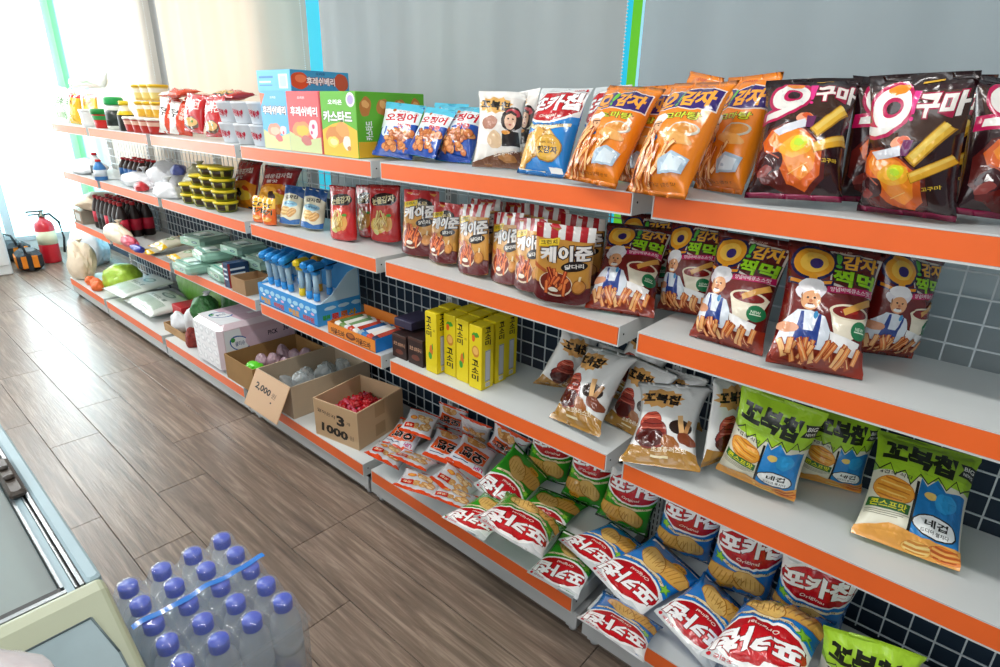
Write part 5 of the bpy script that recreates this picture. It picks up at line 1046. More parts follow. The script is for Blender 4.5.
# tissue bale
o = MB().box(0, .395, 0, .285, 0, .235, '#e2d0d8', b=.022).build('tissue_bale', FILM['foil']); o.location = (-.103, 1.985, zc)
face_print('tissue_front', (0, .262, .02), (0, -1, 0), (0, 0, 1), .24, .195, o, 'front_panel', 'foil'); face_print('tissue_top', (.025, .025, .235), (1, 0, 0), (0, 1, 0), .345, .235, o, 'top_panel', 'foil'); face_print('tissue_top', (.025, 0, .025), (1, 0, 0), (0, 0, 1), .345, .185, o, 'side_panel', 'foil')
tag(o, 'pink and white shrink-wrapped bale of tissues between the onions and cardboard boxes', 'tissue bale')
CPK = clear_mat('clear_packet_film', '#dfe8ec', .35, .38, .10, .9, 45)
# three cardboard boxes with goods and hand-written prices
root, f, s, m = open_box('cardboard_box', -.10, 1.70, zc, .36, .26, .118, 'open brown cardboard box next to the tissue bale, with green packets', '#9c7748')
GRN = mat('green_packet', '#5fd32a', .3, coat=.3, bump=.6, bscale=50)
heap('packet', -.045, 1.79, zc + .06, .035, .05, .05, GRN, 61, 'bright green packet in the brown box', cat='packet', knot=False, amp=.3)
for k in range(6): heap('packet', .030 + .034 * k, 1.87 - .050 * (k % 3), zc + .035 + .012 * (k % 2), .03, .04, .065, mat('mauve_packet', '#a88a95', .3, coat=.3, bump=.8, bscale=60, vary=.3), 62 + k, 'pinkish grey packet in the brown box, %s from the rail' % ['first', 'second', 'third', 'fourth', 'fifth', 'sixth'][k], cat='packet', grp='pinkish packets in the brown box', knot=False)
root, f, s, m = open_box('cardboard_box', -.10, 1.385, zc, .38, .265, .142, 'open grey-brown cardboard box with clear packets and a price flap reading 2,000', '#b7a58e')
fl = MB().box(-.003, 0, 0, .265, -.155, 0).build('front_flap', mat('kraft_price', '#c6a27f', .75, vary=.05, vscale=10), root); fl.location = (0, 0, .142); fl.rotation_euler = (0, math.radians(28), 0)
face_print('price2000', (-.003, .26, -.152), (0, -1, 0), (0, 0, 1), .255, .15, fl, 'price_writing')
for k in range(9):
    heap('clear_packet', -.045 + .034 * k, 1.515 + .065 * ((k * 2) % 3 - 1), zc + .008 + .022 * (k % 3), .036, .046, .055 + .01 * (k % 3), CPK, 80 + k, 'clear plastic packet in the grey-brown box, %s from the rail' % ['first', 'second', 'third', 'fourth', 'fifth', 'sixth', 'seventh', 'eighth', 'ninth'][k], cat='packet', grp='clear packets', knot=False, amp=.35)
root, f, s, m = open_box('cardboard_box', -.060, 1.005, zc, .250, .225, .155, 'brown cardboard box with 3 and 1000 written on it, full of red candies', '#cbae8a', rz=10)
face_print('price1000', (0, .221, .004), (0, -1, 0), (0, 0, 1), .217, .148, root, 'price_writing')
face_print('tape', (.003, 0, .003), (1, 0, 0), (0, 0, 1), .244, .148, root, 'tape_side')
MB().box(.006, .244, .006, .219, .07, .078).build('fill_board', m, root)
rr = random.Random(9); REDC = [mat('red_candy_wrap', '#b3121e', .22, coat=.4, bump=.6, bscale=120), mat('pink_candy_wrap', '#c9506a', .22, coat=.4, bump=.6, bscale=120)]
cm = MB().lathe([(.0015, -.022), (.008, -.017), (.002, -.010), (.0085, -.006), (.0095, 0), (.0085, .006), (.002, .010), (.008, .017), (.0015, .022)], 8)
c0 = None
for k in range(110):
    px, py = rr.uniform(-.095, .095), rr.uniform(-.08, .08)
    if c0 is None: c0 = cm.build('wrapped_candy', REDC[0]); o = c0; c1 = cm.build('wrapped_candy', REDC[1])
    elif k == 1: o = c1
    else: o = (c0 if rr.random() < .8 else c1).copy(); COL.objects.link(o)
    ca, sa = math.cos(math.radians(10)), math.sin(math.radians(10)); lx, ly = .125 + px, .1125 + py
    o.location = (-.060 + lx * ca - ly * sa, 1.005 + lx * sa + ly * ca, zc + .086 + rr.uniform(0, .024) * (1 - (abs(px) + abs(py)) / .2) + .004)
    o.rotation_euler = (rr.uniform(0, 3), rr.uniform(-.5, .5) + PI / 2, rr.uniform(0, 6)); tag(o, 'small shiny red wrapped candy in the box marked 1000', 'candy', 'red wrapped candies in the box')
# ---------------------------------------------------------------- chest freezer in the lower left corner
root = empty('chest_freezer', (-1.33, 0.6, 0)); tag(root, 'pale chest freezer with a sliding glass lid in the lower left corner', 'freezer')
FZ = mat('freezer_enamel', '#9bb2ba', 0.55, vary=.02); CRM = mat('freezer_cream_plastic', '#a6ac92', 0.42, vary=.04, vscale=8, bump=.05); ALU = mat('aluminium_rail', '#8b9194', .35, metal=.6)
BLK = mat('rubber_black', '#17191b', .5)
X1 = .30; ZF = .8; Y0 = -.49; Y1 = .85   # local to the root: right edge, top height, near and far end
MB().box(-.30, X1 - .004, Y0 + .02, Y1, .06, .74, b=.01).build('body', FZ, root)
b_ = MB().box(X1 - .016, X1, Y0 - .002, Y1, .74, ZF, b=.003).box(-.30, -.27, Y0, Y1, .74, ZF, b=.003).box(-.27, X1 - .016, Y1 - .03, Y1, .74, ZF, b=.003); b_.build('top_rim', FZ, root)
MB().box(X1 - .0215, X1 - .0175, Y0, Y1 - .03, .745, .797).box(X1 - .0262, X1 - .0245, Y0, Y1 - .03, .745, .797).box(X1 - .038, X1 - .0348, Y0 + .012, Y1 - .03, .745, .7965).build('sliding_rail', ALU, root)
MB().box(X1 - .0172, X1 - .0162, Y0, Y1 - .03, .745, .796).box(X1 - .0242, X1 - .0222, Y0, Y1 - .03, .745, .792).build('rail_gap', BLK, root)
MB().box(X1 - .0345, X1 - .0265, Y0, Y1 - .03, .745, .794).build('rail_shelf', FZ, root)
GLS = clear_mat('lid_glass', '#eceee9', .16, .30, .03)
lid = MB().box(-.27, X1 - .040, Y0 + .012, Y1 - .03, .786, .791).build('glass_lid', GLS, root)
MB().box(-.27, X1 - .0385, Y0 + .004, Y0 + .012, .784, .797).build('lid_seal', BLK, root); MB().box(-.27, X1 - .0345, Y0 - .002, Y0 + .004, .784, .7975).build('lid_edge', ALU, root)
MB().box(X1 - .0385, X1 - .0378, Y0 + .012, Y1 - .03, .784, .7968).build('lid_seal', BLK, root)
# handle on the lid
hd = MB().box(-.010, .010, -.062, .062, 0, .012, b=.004)
hd.build('handle', mat('handle_brown', '#3a322b', .45), lid).location = (X1 - .0285, -.185, .7965)
MB().lathe([(.006, 0), (.007, .004), (.0005, .0065)], 14).build('lock', MATS['handle_brown'], lid).location = (X1 - .0285, -.20, .8085)
MB().lathe([(.005, 0), (.006, .003), (.0005, .0055)], 14).build('lock', MATS['handle_brown'], lid).location = (X1 - .0285, -.165, .8085)
# things seen dimly inside: the white inner liner
MB().box(-.27, X1 - .045, Y0 + .02, Y1 - .04, .70, .705).build('inner_liner', mat('liner', '#d0bfa8', .6, vary=.1, vscale=6), root)
# near end: cream plastic cap with sunken panel
cp = MB()
prof = [(Y0 - .002, ZF), (Y0 - .026, ZF - .002), (Y0 - .038, ZF - .010), (Y0 - .16, ZF - .085), (Y0 - .17, ZF - .13), (Y0 - .17, .25), (Y0 + .02, .25)]
vs = [(x, y, z) for x in (-.30, X1) for (y, z) in prof]; n = len(prof)
cp.add(vs, [list(range(n)), list(range(2 * n - 1, n - 1, -1))] + [(i, n + i, n + (i + 1) % n, (i + 1) % n) for i in range(n)])
o = cp.build('end_cap', CRM, root)
mod = o.modifiers.new('bevel', 'BEVEL'); mod.width = .008; mod.segments = 3; mod.limit_method = 'ANGLE'
# sunken grey-blue panel on the slope
A_ = Vector((0, Y0 - .044, ZF - .0135)); B_ = Vector((0, Y0 - .158, ZF - .0845)); d = (B_ - A_); nn = Vector((0, -d.z, d.y)).normalized() * (-1 if (-d.z) > 0 and d.y > 0 else 1)
nn = Vector((0, -(ZF - .010 - (ZF - .085)), .122)); nn = Vector((0, -.075, .122)).normalized()
q = [(-.28, .03), (.274, .03), (.284, .40), (.287, .98), (-.28, .98)]
pts = [Vector((x, 0, 0)) + A_ + d * t + nn * .0012 for x, t in q]; pl2 = [p - nn * .004 for p in pts]
MB().add(pts + pl2, [(0, 1, 2, 3, 4)[::-1], (5, 6, 7, 8, 9)] + [(i, (i + 1) % 5, 5 + (i + 1) % 5, 5 + i) for i in range(5)]).build('inset_panel', mat('panel_blue_grey', '#8ea3a8', .38, coat=.2, vary=.05, vscale=30), root)
sm = MB(); 
for i in range(5):
    a, b2 = pts[i], pts[(i + 1) % 5]; sm.tube([a + nn * .0004, b2 + nn * .0004], .0011, 6)
tag(sm.build('panel_seam', mat('seam_dark', '#5b6a6c', .6), root), kind='stuff')
# crumpled translucent bag lying on the freezer
TB = mat('clear_bag_near', '#d9d3d6', .25, coat=.5, bump=.7, bscale=25, alpha=.72)
heap('plastic_bag', -1.165, -.035, .802, .06, .085, .05, TB, 90, 'crumpled translucent plastic bag lying on the freezer in the bottom left corner', knot=False, amp=.22)

# ---------------------------------------------------------------- shrink-wrapped water bottles beside the freezer
PET = clear_mat('clear_pet', '#f6f9fa', .12, .42, .08, .6, 60)
BLUE = mat('cap_blue', '#1f4bd6', .3, coat=.3)
H = .19
prof = [(.012, .004), (.026, 0), (.0305, .006), (.0305, .05), (.029, .055), (.0305, .06), (.0305, .085), (.029, .09), (.0305, .095), (.0305, .125), (.027, .145), (.018, .160), (.0135, .166), (.0135, .172)]
capp = [(.0180, .166), (.0184, .168), (.0184, .186), (.0172, .1885), (.0005, .189)]
bt = MB().lathe(prof, 20).build('water_bottle', PET)
cpm = MB().lathe(capp, 28, rf=lambda a, z: 1 + .012 * math.cos(a * 28)).build('cap', BLUE, bt)
WL = MB().lathe([(.0308, .062), (.0308, .084)], 20).build('bottle_label', PET, bt)
first = True; ordn = ['first', 'second', 'third', 'fourth', 'fifth']
for layer in (0, 1):
    for i in range(4):
        for j in range(5):
            o = bt if first else copy_tree(bt); first = False
            o.location = (-.918 + .0655 * i, .600 - .0675 * j, .002 + layer * .1905)
            lb_ = ('water bottle with a blue cap, %s row from the far side, %s from the freezer' % (ordn[j], ordn[i])) if layer else 'water bottle in the hidden lower pack beneath the blue-capped ones'
            tag(o, lb_, 'bottle', 'blue-capped water bottles' if layer else 'water bottles of the lower pack')
# shrink film draped over the caps
def filmz(x, y):
    z = 0
    for i in range(4):
        for j in range(5):
            d2 = ((x + .918 - .0655 * i) ** 2 + (y - .600 + .0675 * j) ** 2)
            z = max(z, math.exp(-max(0, math.sqrt(d2) - .0195) ** 2 / (.010 ** 2)))
    return .3520 + .0315 * z
fx0, fx1, fy0, fy1 = -.956, -.682, .292, .638
vs = []; nx, ny = 66, 84
for j in range(ny + 1):
    for i in range(nx + 1):
        x, y = fx0 + (fx1 - fx0) * i / nx, fy0 + (fy1 - fy0) * j / ny
        ex = min(x - fx0, fx1 - x, y - fy0, fy1 - y); z = filmz(x, y)
        if ex < .016: z -= (1 - ex / .016) ** 2 * .03
        vs.append((x, y, z))
fs = [(j * (nx + 1) + i, j * (nx + 1) + i + 1, (j + 1) * (nx + 1) + i + 1, (j + 1) * (nx + 1) + i) for j in range(ny) for i in range(nx)]
SF = clear_mat('shrink_film', '#f9fafb', .16, .18, .10, .9, 24)
o = MB().add(vs, fs, None, True).build('shrink_film', SF)
sk = MB(); ring = [(fx0 + .002, fy0 + .02), (fx0 + .02, fy0 + .002), (fx1 - .02, fy0 + .002), (fx1 - .002, fy0 + .02), (fx1 - .002, fy1 - .02), (fx1 - .02, fy1 - .002), (fx0 + .02, fy1 - .002), (fx0 + .002, fy1 - .02)]
P8 = []
for k in range(8):
    a, b2 = ring[k], ring[(k + 1) % 8]
    for t in range(6): P8.append((a[0] + (b2[0] - a[0]) * t / 6, a[1] + (b2[1] - a[1]) * t / 6))
vv = []; zl = [.003, .06, .12, .175, .195, .25, .31, .335]
for zi, z in enumerate(zl):
    for k, (x, y) in enumerate(P8):
        w_ = 1 + .006 * math.sin(k * 1.9 + zi) - (.006 if zi in (3, 4) else 0) - (.01 if zi == 7 else 0)
        cx, cy = (fx0 + fx1) / 2, (fy0 + fy1) / 2; vv.append((cx + (x - cx) * w_, cy + (y - cy) * w_, z))
n = len(P8); ff = [(a * n + k, a * n + (k + 1) % n, (a + 1) * n + (k + 1) % n, (a + 1) * n + k) for a in range(len(zl) - 1) for k in range(n)]
MB().add(vv, ff, None, True).build('film_skirt', SF, o)
# blue carrying strip across the top
hs = []; 
for i in range(31):
    x = fx0 + .004 + (fx1 - fx0 - .008) * i / 30
    for yy in (.4620, .4770): hs.append((x, yy + .003 * math.sin(i * .5), .3855 + .0015 * math.sin(i * .9)))
MB().add(hs, [(2 * i, 2 * i + 2, 2 * i + 3, 2 * i + 1) for i in range(30)], None, True).build('carrying_strip', mat('strip_blue', '#1479d8', .25, coat=.6, bump=.4, bscale=50), o)
tag(o, 'clear shrink film with a blue carrying strip around the water bottles', 'shrink film')

# ---------------------------------------------------------------- far end of the aisle
EXR = mat('extinguisher_red', '#d3202f', .3, coat=.5)
root = MB().lathe([(.06, 0), (.068, .006), (.070, .02), (.070, .30), (.062, .335), (.035, .362), (.022, .370), (.022, .385)], 28).build('fire_extinguisher', EXR); root.location = (.055, 5.56, 0)
tag(root, 'red fire extinguisher standing on the floor at the far end', 'fire extinguisher')
MB().lathe([(.0708, .16), (.0708, .27)], 28, '#e9e4c2').build('instruction_label', GL, root)
MB().lathe([(.024, .383), (.024, .405), (.014, .41), (.014, .43)], 14).build('valve', mat('brass', '#8a8478', .3, metal=.9), root)
MB().box(-.10, .02, -.010, .010, .43, .442).box(-.09, .015, -.008, .008, .405, .415).build('lever', mat('lever_black', '#1a1a1c', .4), root)
MB().tube([(.0, 0, .40), (.05, -.03, .41), (.10, -.05, .34), (.11, -.05, .2), (.09, -.05, .08)], .009, 8).build('hose', BLK, root)
# black and orange tool bags
OB = mat('bag_orange', '#f08a1e', .6, vary=.06); BB = mat('bag_black', '#20252b', .55, vary=.1)
for k, (x, y, rz, l) in enumerate(((-.135, 5.85, 12, 'black and orange tool bag next to the white cabinet, the left one'), (-.125, 5.42, -6, 'black and orange tool bag leaning against the fire extinguisher'))):
    root = empty('tool_bag', (x, y, 0), math.radians(rz)); tag(root, l, 'bag', 'tool bags on the floor')
    MB().box(-.085, .085, -.13, .13, 0, .16, b=.035).build('bag_body', BB, root)
    MB().box(-.060, .050, -.138, -.128, .03, .13, b=.01).build('orange_pocket', OB, root); MB().box(-.094, -.084, -.09, .09, .03, .12, b=.01).build('orange_pocket', OB, root)
    MB().tube([(-.02, -.11, .15), (-.03, -.07, .22), (-.03, .07, .22), (-.02, .11, .15)], .009, 8).build('handle', BB, root)
    MB().box(-.025, .01, -.143, -.136, .01, .15, b=.003).build('strap', BB, root)
root = empty('white_cabinet', (-.625, 5.62, 0)); tag(root, 'plain white cabinet at the left edge of the far aisle', 'cabinet')
CW = mat('cabinet_white', '#f1f5f7', .35)
MB().box(-.36, .36, -.32, .3, .0, 1.9, b=.01).build('body', CW, root); MB().box(-.35, .35, -.335, -.322, .08, 1.88, b=.004).build('door', CW, root)
heap('plastic_bag', .27, 5.30, 0, .14, .22, .34, WPL, 95, 'white plastic sack on the floor between extinguisher and shelves', knot=False)
# ---------------------------------------------------------------- small settling shifts so that neighbours touch without cutting into each other
SETTLE = {
    'orange packed carrots by the green bag, far one': (0.0058, 0.0379, 0.001, 1.0, 1.0),
    'orange packed carrots by the green bag, middle one': (0.0043, 0.0152, 0.001, 1.0, 1.0),
    'orange packed carrots by the green bag, near one': (-0.0132, 0.0041, 0.0016, 1.0, 1.0),
    'blue and white peanut ball snack bag leaning in front of the green custard box': (0.0187, -0.0303, 0.0046, 0.897, 0.398),
    'middle one of the blue peanut ball bags, its top corner folded over': (-0.0221, -0.0667, 0.0214, 0.897, 0.463),
    'blue peanut ball snack bag just left of the white bag with a woman': (0.0, 0.0, 0.0093, 1.0, 1.0),
    'blue peanut ball bag hidden behind the others, only its turquoise top showing': (-0.0026, 0.0034, -0.0019, 1.0, 1.0),
    'white and brown chip bag printed with a woman, between blue bags on the top shelf': (0.0, 0.0, 0.0096, 1.0, 1.0),
    'second white chip bag standing behind the one with the woman': (0.0, 0.0, 0.0052, 1.0, 1.0),
    'red, white and blue potato chip bag with a big tan chip on the top shelf': (0.0, 0.0, 0.004, 1.0, 1.0),
    'red and white chip bag behind the first orange fries bag': (-0.0, 0.0, 0.0041, 1.0, 1.0),
    'silver-topped chip bag turned edge-on behind the orange bags': (0.0063, 0.0136, -0.002, 1.0, 0.956),
    'leftmost orange fries snack bag leaning back on the top shelf': (-0.0063, -0.0003, 0.0084, 1.0, 0.985),
    'orange snack bag wedged behind the two front orange fries bags': (-0.0162, -0.0134, 0.0119, 1.0, 0.941),
    'largest orange fries snack bag hanging over the shelf joint': (0.0, 0.0, 0.0017, 1.0, 1.0),
    'orange bag at the very back with only its peaked top showing': (-0.0003, 0.0, 0.0, 1.0, 1.0),
    'rightmost orange fries snack bag beside the dark sweet potato bags': (0.0232, 0.0101, 0.0039, 1.0, 0.941),
    'leftmost dark maroon sweet potato stick bag on the top shelf': (-0.0476, -0.0114, 0.0116, 1.0, 0.886),
    'dark sweet potato bag standing turned away behind the shiny front one': (0.0223, 0.0019, 0.0099, 1.0, 0.927),
    'shiny dark sweet potato stick bag in front, bulging over the top shelf edge': (-0.0059, 0.0003, 0.0073, 1.0, 0.97),
    'dark sweet potato bag whose black corner sticks up behind the front one': (0.0073, 0.0048, -0.0008, 1.0, 0.927),
    'dark sweet potato bag cut by the right edge of the photo': (-0.0219, -0.0054, 0.0149, 1.0, 0.913),
    'dark sweet potato bag fallen on its side at the right end of the top shelf': (0.0, 0.0, 0.0349, 1.0, 1.0),
    'leftmost dark red fries bag with a cook, beside the striped pouches': (-0.0095, -0.0073, 0.0035, 1.0, 0.739),
    'dark red fries bag with a cook standing across the shelf joint, set back': (0.0, 0.0, 0.0094, 1.0, 1.0),
    'dark red fries bag with a cook, third from the left, leaning at the front': (0.0023, 0.0014, 0.0014, 1.0, 1.0),
    'largest dark red fries bag with a cook, foremost on the second shelf': (-0.0023, -0.0012, 0.0031, 1.0, 1.0),
    'rightmost dark red fries bag, half hidden, next to the bare wire grid': (0.0, 0.0, 0.0072, 1.0, 1.0),
    'dark red fries bag standing at the back, only its top strip showing': (-0.0119, 0.014, 0.006, 1.0, 0.847),
    'tall red and orange spicy chip bag beside the yellow-lidded tubs': (0.0, 0.0, 0.0015, 1.0, 1.0),
    'brown and white chocolate chip bag at the back left of its pile, third shelf': (-0.0168, 0.0, 0.0154, 1.0, 1.0),
    'chocolate chip bag pointing down over the third shelf edge': (-0.0028, -0.0002, 0.0108, 1.0, 0.985),
    'chocolate chip bag in the middle of the pile on the third shelf': (-0.011, 0.0066, 0.0045, 0.994, 0.463),
    'foremost chocolate chip bag on the third shelf, right beside the green bags': (-0.0336, 0.0163, 0.025, 1.0, 0.491),
    'chocolate chip bag seen edge-on behind the foremost one': (-0.0137, -0.026, 0.0357, 1.0, 0.655),
    'chocolate chip bag leaning on the wire grid under the orange rail': (-0.0352, -0.0024, -0.0081, 1.0, 0.927),
    'small upright chocolate chip bag at the back of the pile': (-0.0088, 0.0194, 0.0143, 1.0, 0.886),
    'leftmost lime green corn chip bag on the third shelf': (-0.0283, -0.0223, 0.0169, 1.0, 0.9),
    'middle lime green corn chip bag on the third shelf, set back': (0.0149, 0.0068, 0.0062, 1.0, 0.985),
    'rightmost lime green corn chip bag lying toward the third shelf edge': (-0.0148, -0.006, 0.0083, 1.0, 0.985),
    'lime green corn chip bag on the bottom shelf, cut by the photo bottom': (0.0, 0.0, 0.0041, 1.0, 1.0),
    'green and red potato chip bag standing at the back, leftmost, bottom shelf': (0.0516, 0.0213, 0.0166, 0.942, 0.717),
    'green and red potato chip bag standing at the back under the shelf joint': (0.035, 0.0089, 0.0118, 0.988, 0.86),
    'big green potato chip bag standing beside the first blue one': (0.0371, 0.0105, 0.0147, 0.947, 0.773),
    'green potato chip bag lying upside down, leftmost of its heap': (0.0385, 0.0522, 0.004, 0.899, 0.398),
    'green potato chip bag lying upside down on top of its heap': (0.0297, 0.052, -0.0492, 0.894, 0.398),
    'green potato chip bag at the bottom of the heap, near the orange rail': (-0.0304, -0.0288, 0.037, 0.994, 0.728),
    'green potato chip bag lying partly under the front blue bag': (-0.0356, 0.0233, 0.0021, 0.897, 0.398),
    'leftmost blue potato chip bag standing on the bottom shelf': (0.0369, 0.0059, 0.0095, 0.959, 0.873),
    'middle blue potato chip bag standing on the bottom shelf': (0.0227, 0.0061, 0.007, 1.0, 0.956),
    'rightmost blue potato chip bag standing by the dark wire grid': (0.0084, -0.0019, 0.0038, 1.0, 1.0),
    'blue potato chip bag lying upside down next to the green heap': (0.006, -0.025, -0.0149, 0.897, 0.398),
    'crumpled blue potato chip bag lying in the middle of the blue heap': (0.0029, -0.0233, -0.0001, 1.0, 0.626),
    'foremost blue potato chip bag lying upside down at the photo bottom': (-0.0152, -0.0007, 0.0104, 1.0, 1.0),
    'flattened blue and white chip bag hanging at the bottom shelf edge': (-0.0948, -0.0278, 0.0485, 0.894, 0.398),
    'small orange and white snack bag at the left of the upper row': (0.0131, 0.0172, 0.0017, 0.994, 0.927),
    'small orange and white snack bag in the middle of the upper row': (0.0324, 0.0115, -0.0274, 0.897, 0.398),
    'small orange and white snack bag lying uppermost at the right of the pile': (0.0445, 0.0467, -0.0403, 0.897, 0.398),
    'small popcorn snack bag nearest the brown box, lowest row': (-0.0104, 0.0058, 0.0204, 0.953, 0.822),
    'small popcorn snack bag at the rail, second of the lowest row': (-0.0498, -0.0584, 0.0463, 0.897, 0.398),
    'small popcorn snack bag tucked under the upper row': (-0.0149, 0.0392, 0.0005, 0.897, 0.398),
    'small popcorn snack bag beside the green chip heap': (-0.0051, 0.0262, -0.0064, 0.897, 0.398),
    'small popcorn snack bag foremost at the orange rail': (-0.036, -0.0279, 0.0476, 0.897, 0.398),
    'small popcorn snack bag at the back left of the pile': (-0.0696, 0.0349, -0.0113, 0.895, 0.398),
    'small orange snack bag at the back against the grid': (-0.0032, 0.0593, -0.0045, 0.897, 0.442),
    'small popcorn snack bag standing at the back, second from right': (-0.0132, 0.0491, -0.0121, 0.919, 0.696),
    'small orange snack bag rightmost at the back beside green chips': (-0.0184, -0.0142, 0.0088, 0.988, 0.886),
    'green potato chip bag peeking out below the leftmost of its heap': (-0.0667, -0.0755, 0.0337, 0.894, 0.398),
    'blue potato chip bag mostly buried under the lying blue ones': (0.0535, 0.0372, -0.0032, 0.897, 0.398),
    'chocolate chip bag high at the back, under the second shelf joint': (-0.0251, 0.0142, -0.0153, 0.994, 0.555),
    'bag of bright green leaf vegetables behind the rice bags': (0.0206, 0.0487, 0.001, 0.959, 1.0),
    'long green bag lying at the back above the rice bag': (-0.0058, -0.0596, 0.0118, 0.994, 1.0),
    'leftmost pale green dried noodle pack at the far shelf end': (0.0, 0.0, 0.0014, 1.0, 1.0),
    'narrow yellow noodle pack with red top at the far end': (0.0, 0.0, 0.0013, 1.0, 1.0),
    'wide yellow noodle pack with red top beside the green-lidded cup': (0.0195, 0.0555, -0.0005, 1.0, 0.717),
    'small red net of onions at the bottom rail beside the tissue bale': (0.0, 0.0, 0.001, 1.0, 1.0),
    'red part of the onion net leaning on the tissue bale': (0.0054, 0.0148, 0.001, 1.0, 1.0),
    'green net bag of onions heaped on the red ones': (-0.0054, -0.015, 0.0037, 1.0, 1.0),
    'dark green net bag standing against the wire grid': (0.0, 0.0, 0.001, 0.985, 1.0),
    'white plastic bag at the far left end of the second shelf': (0.0, 0.0, 0.001, 1.0, 1.0),
    'cloudy plastic bag lying before the blue bottle pack': (-0.0001, 0.0421, 0.0013, 0.897, 1.0),
    'tall cloudy bag with a tied neck, left of the yellow-lidded tubs': (0.009, 0.0122, 0.002, 0.908, 1.0),
    'olive tinted clear bag against the grid beside the tubs': (-0.004, -0.0333, 0.0044, 0.994, 1.0),
    'crumpled white bag at the rail, left of the yellow-lidded tubs': (-0.0065, 0.0061, 0.001, 1.0, 1.0),
    'small red wrapped bundle at the second shelf rail': (-0.0088, -0.0247, 0.0033, 1.0, 1.0),
    'small dark blue wrapped bundle inside the clear bags': (-0.0136, -0.0637, 0.0035, 0.959, 1.0),
    'pinkish beige plastic bag slumped in front of the dark bottles': (-0.0058, 0.0686, 0.001, 0.897, 1.0),
    'white and orange ramen multipack leaning at the left of the ramen packs': (0.004, -0.0035, 0.0023, 1.0, 0.886),
    'second orange ramen multipack behind the leaning white one': (-0.0012, -0.0003, 0.0022, 1.0, 0.956),
    'large bright red ramen pack with a noodle bowl picture': (-0.0253, -0.0236, 0.021, 1.0, 0.706),
    'red ramen pack just left of the white cups': (-0.0326, -0.0343, 0.0088, 1.0, 0.886),
    'red ramen pack lying on top of the standing red packs': (0.0354, 0.0363, -0.0152, 1.0, 0.762),
    'dark red pack lying above the white cups, at the back': (0.0146, 0.0105, -0.0057, 1.0, 0.985),
    'white and orange pack lying flat on the leaning ramen packs': (-0.0071, -0.019, 0.0072, 1.0, 0.956),
    'large grey-green rice bag lying flat on the bottom shelf': (0.007, 0.0596, -0.0076, 0.994, 0.665),
    'smaller white and green bag leaning beside the large rice bag': (-0.0109, -0.023, 0.0044, 0.953, 0.41),
    'yellow and grey pack nearest the pink bundle': (-0.0027, -0.0508, -0.0071, 0.927, 0.436),
    'yellow and grey pack behind the first, deeper in': (0.0051, -0.0355, 0.0299, 0.988, 0.655),
    'yellow and grey pack lying on top of two others': (-0.0115, -0.0203, 0.0155, 0.994, 0.886),
    'yellow and grey pack against the wire grid': (0.0039, 0.0283, -0.0041, 1.0, 0.847),
    'yellow-tipped grey pack stacked second from the right': (0.0312, 0.0234, -0.0206, 1.0, 0.598),
    'yellow-tipped grey pack nearest the wet wipes': (-0.0004, 0.0458, 0.0261, 0.976, 0.484),
    'left small orange snack pack with black lettering before the red bags': (0.0, 0.0, 0.0019, 1.0, 1.0),
    'right small orange snack pack with black lettering before the red bags': (0.0, 0.0, 0.002, 1.0, 1.0),
    'red-topped brown chicken snack pouch at the left end of the striped pouches': (0.0066, 0.006, 0.0003, 1.0, 1.0),
    'second red-topped brown snack pouch, narrow, before the striped ones': (-0.0066, -0.0058, 0.0065, 1.0, 1.0),
    'leftmost striped-top tan snack pouch in the front row': (0.0411, 0.0394, 0.002, 0.994, 0.665),
    'striped-top tan snack pouch in the front row, second from the left': (0.0153, 0.0052, 0.002, 0.959, 0.41),
    'striped-top tan pouch half covered by the foremost striped pouch': (-0.0398, -0.0235, 0.0145, 0.953, 0.514),
    'foremost striped-top tan snack pouch, fully visible, at the right of its row': (-0.0481, -0.0224, 0.0124, 0.988, 0.728),
    'striped-top pouch in the back row, leftmost there': (0.0, 0.0, 0.0019, 1.0, 1.0),
    'striped-top pouch in the back row, second there': (0.0024, 0.0017, 0.0018, 1.0, 0.985),
    'striped-top pouch in the back row, third there': (0.0161, 0.0123, 0.0002, 1.0, 0.941),
    'striped-top pouch in the back row, behind the foremost pouch': (-0.0187, -0.0133, 0.0044, 1.0, 0.956),
    'narrow middle red potato stick pouch, mostly covered': (0.0243, 0.0252, 0.0014, 1.0, 0.9),
    'rightmost bright red potato stick pouch, beside the brown chicken pouches': (-0.0244, -0.0247, 0.0037, 1.0, 0.9),
    'left one of the two cream and navy chip pouches': (0.0, 0.0, 0.0065, 1.0, 1.0),
    'right one of the two cream and navy chip pouches': (0.0, 0.0, 0.0048, 1.0, 1.0),
    'bulky beige bag of vegetables at the far end of the bottom shelf': (0.0, 0.0, 0.001, 1.0, 1.0),
    'mint green wet wipes pack at the rail with a turquoise end': (-0.0407, -0.0152, 0.0021, 0.925, 1.0),
    'mint green wet wipes pack stacked on the turquoise-ended one': (0.0091, 0.0289, -0.0042, 0.897, 1.0),
    'mint green wipes pack standing behind the navy box': (0.0, 0.0, 0.001, 1.0, 1.0),
    'grey-green wipes pack at the back under the second shelf': (0.0061, -0.0685, 0.0087, 0.903, 1.0),
    'small mint wipes pack against the shelf upright': (0.0048, 0.0185, -0.0029, 1.0, 1.0),
    'white wrapped roll in the shallow tray, left': (0.0005, 0.003, -0.0008, 1.0, 1.0),
    'white wrapped roll in the shallow tray, right and taller': (-0.0005, -0.003, 0.0008, 1.0, 1.0),
    'pink wrapped bundle at the third shelf rail': (-0.0152, -0.0631, 0.0104, 0.897, 1.0),
    'dark blue wrapped bundle at the third shelf rail': (-0.0327, -0.069, 0.0089, 0.897, 1.0),
}
bpy.context.view_layer.update()
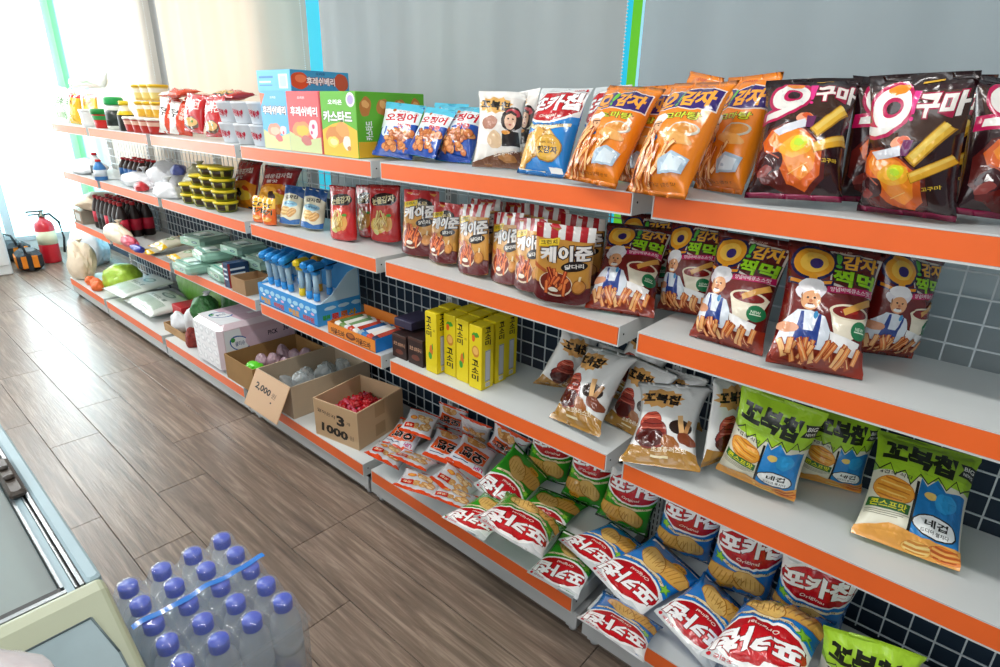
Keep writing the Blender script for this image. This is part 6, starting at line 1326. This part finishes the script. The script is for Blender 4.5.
for o in [q for q in bpy.data.objects if q.parent is None and q.get('label') in SETTLE]:
    dx, dy, dz, sc, ty = SETTLE[o['label']]; o.matrix_world = Matrix.Translation((dx, dy, dz)) @ o.matrix_world @ Matrix.Scale(sc, 4) @ Matrix.Scale(ty, 4, (0, 1, 0))
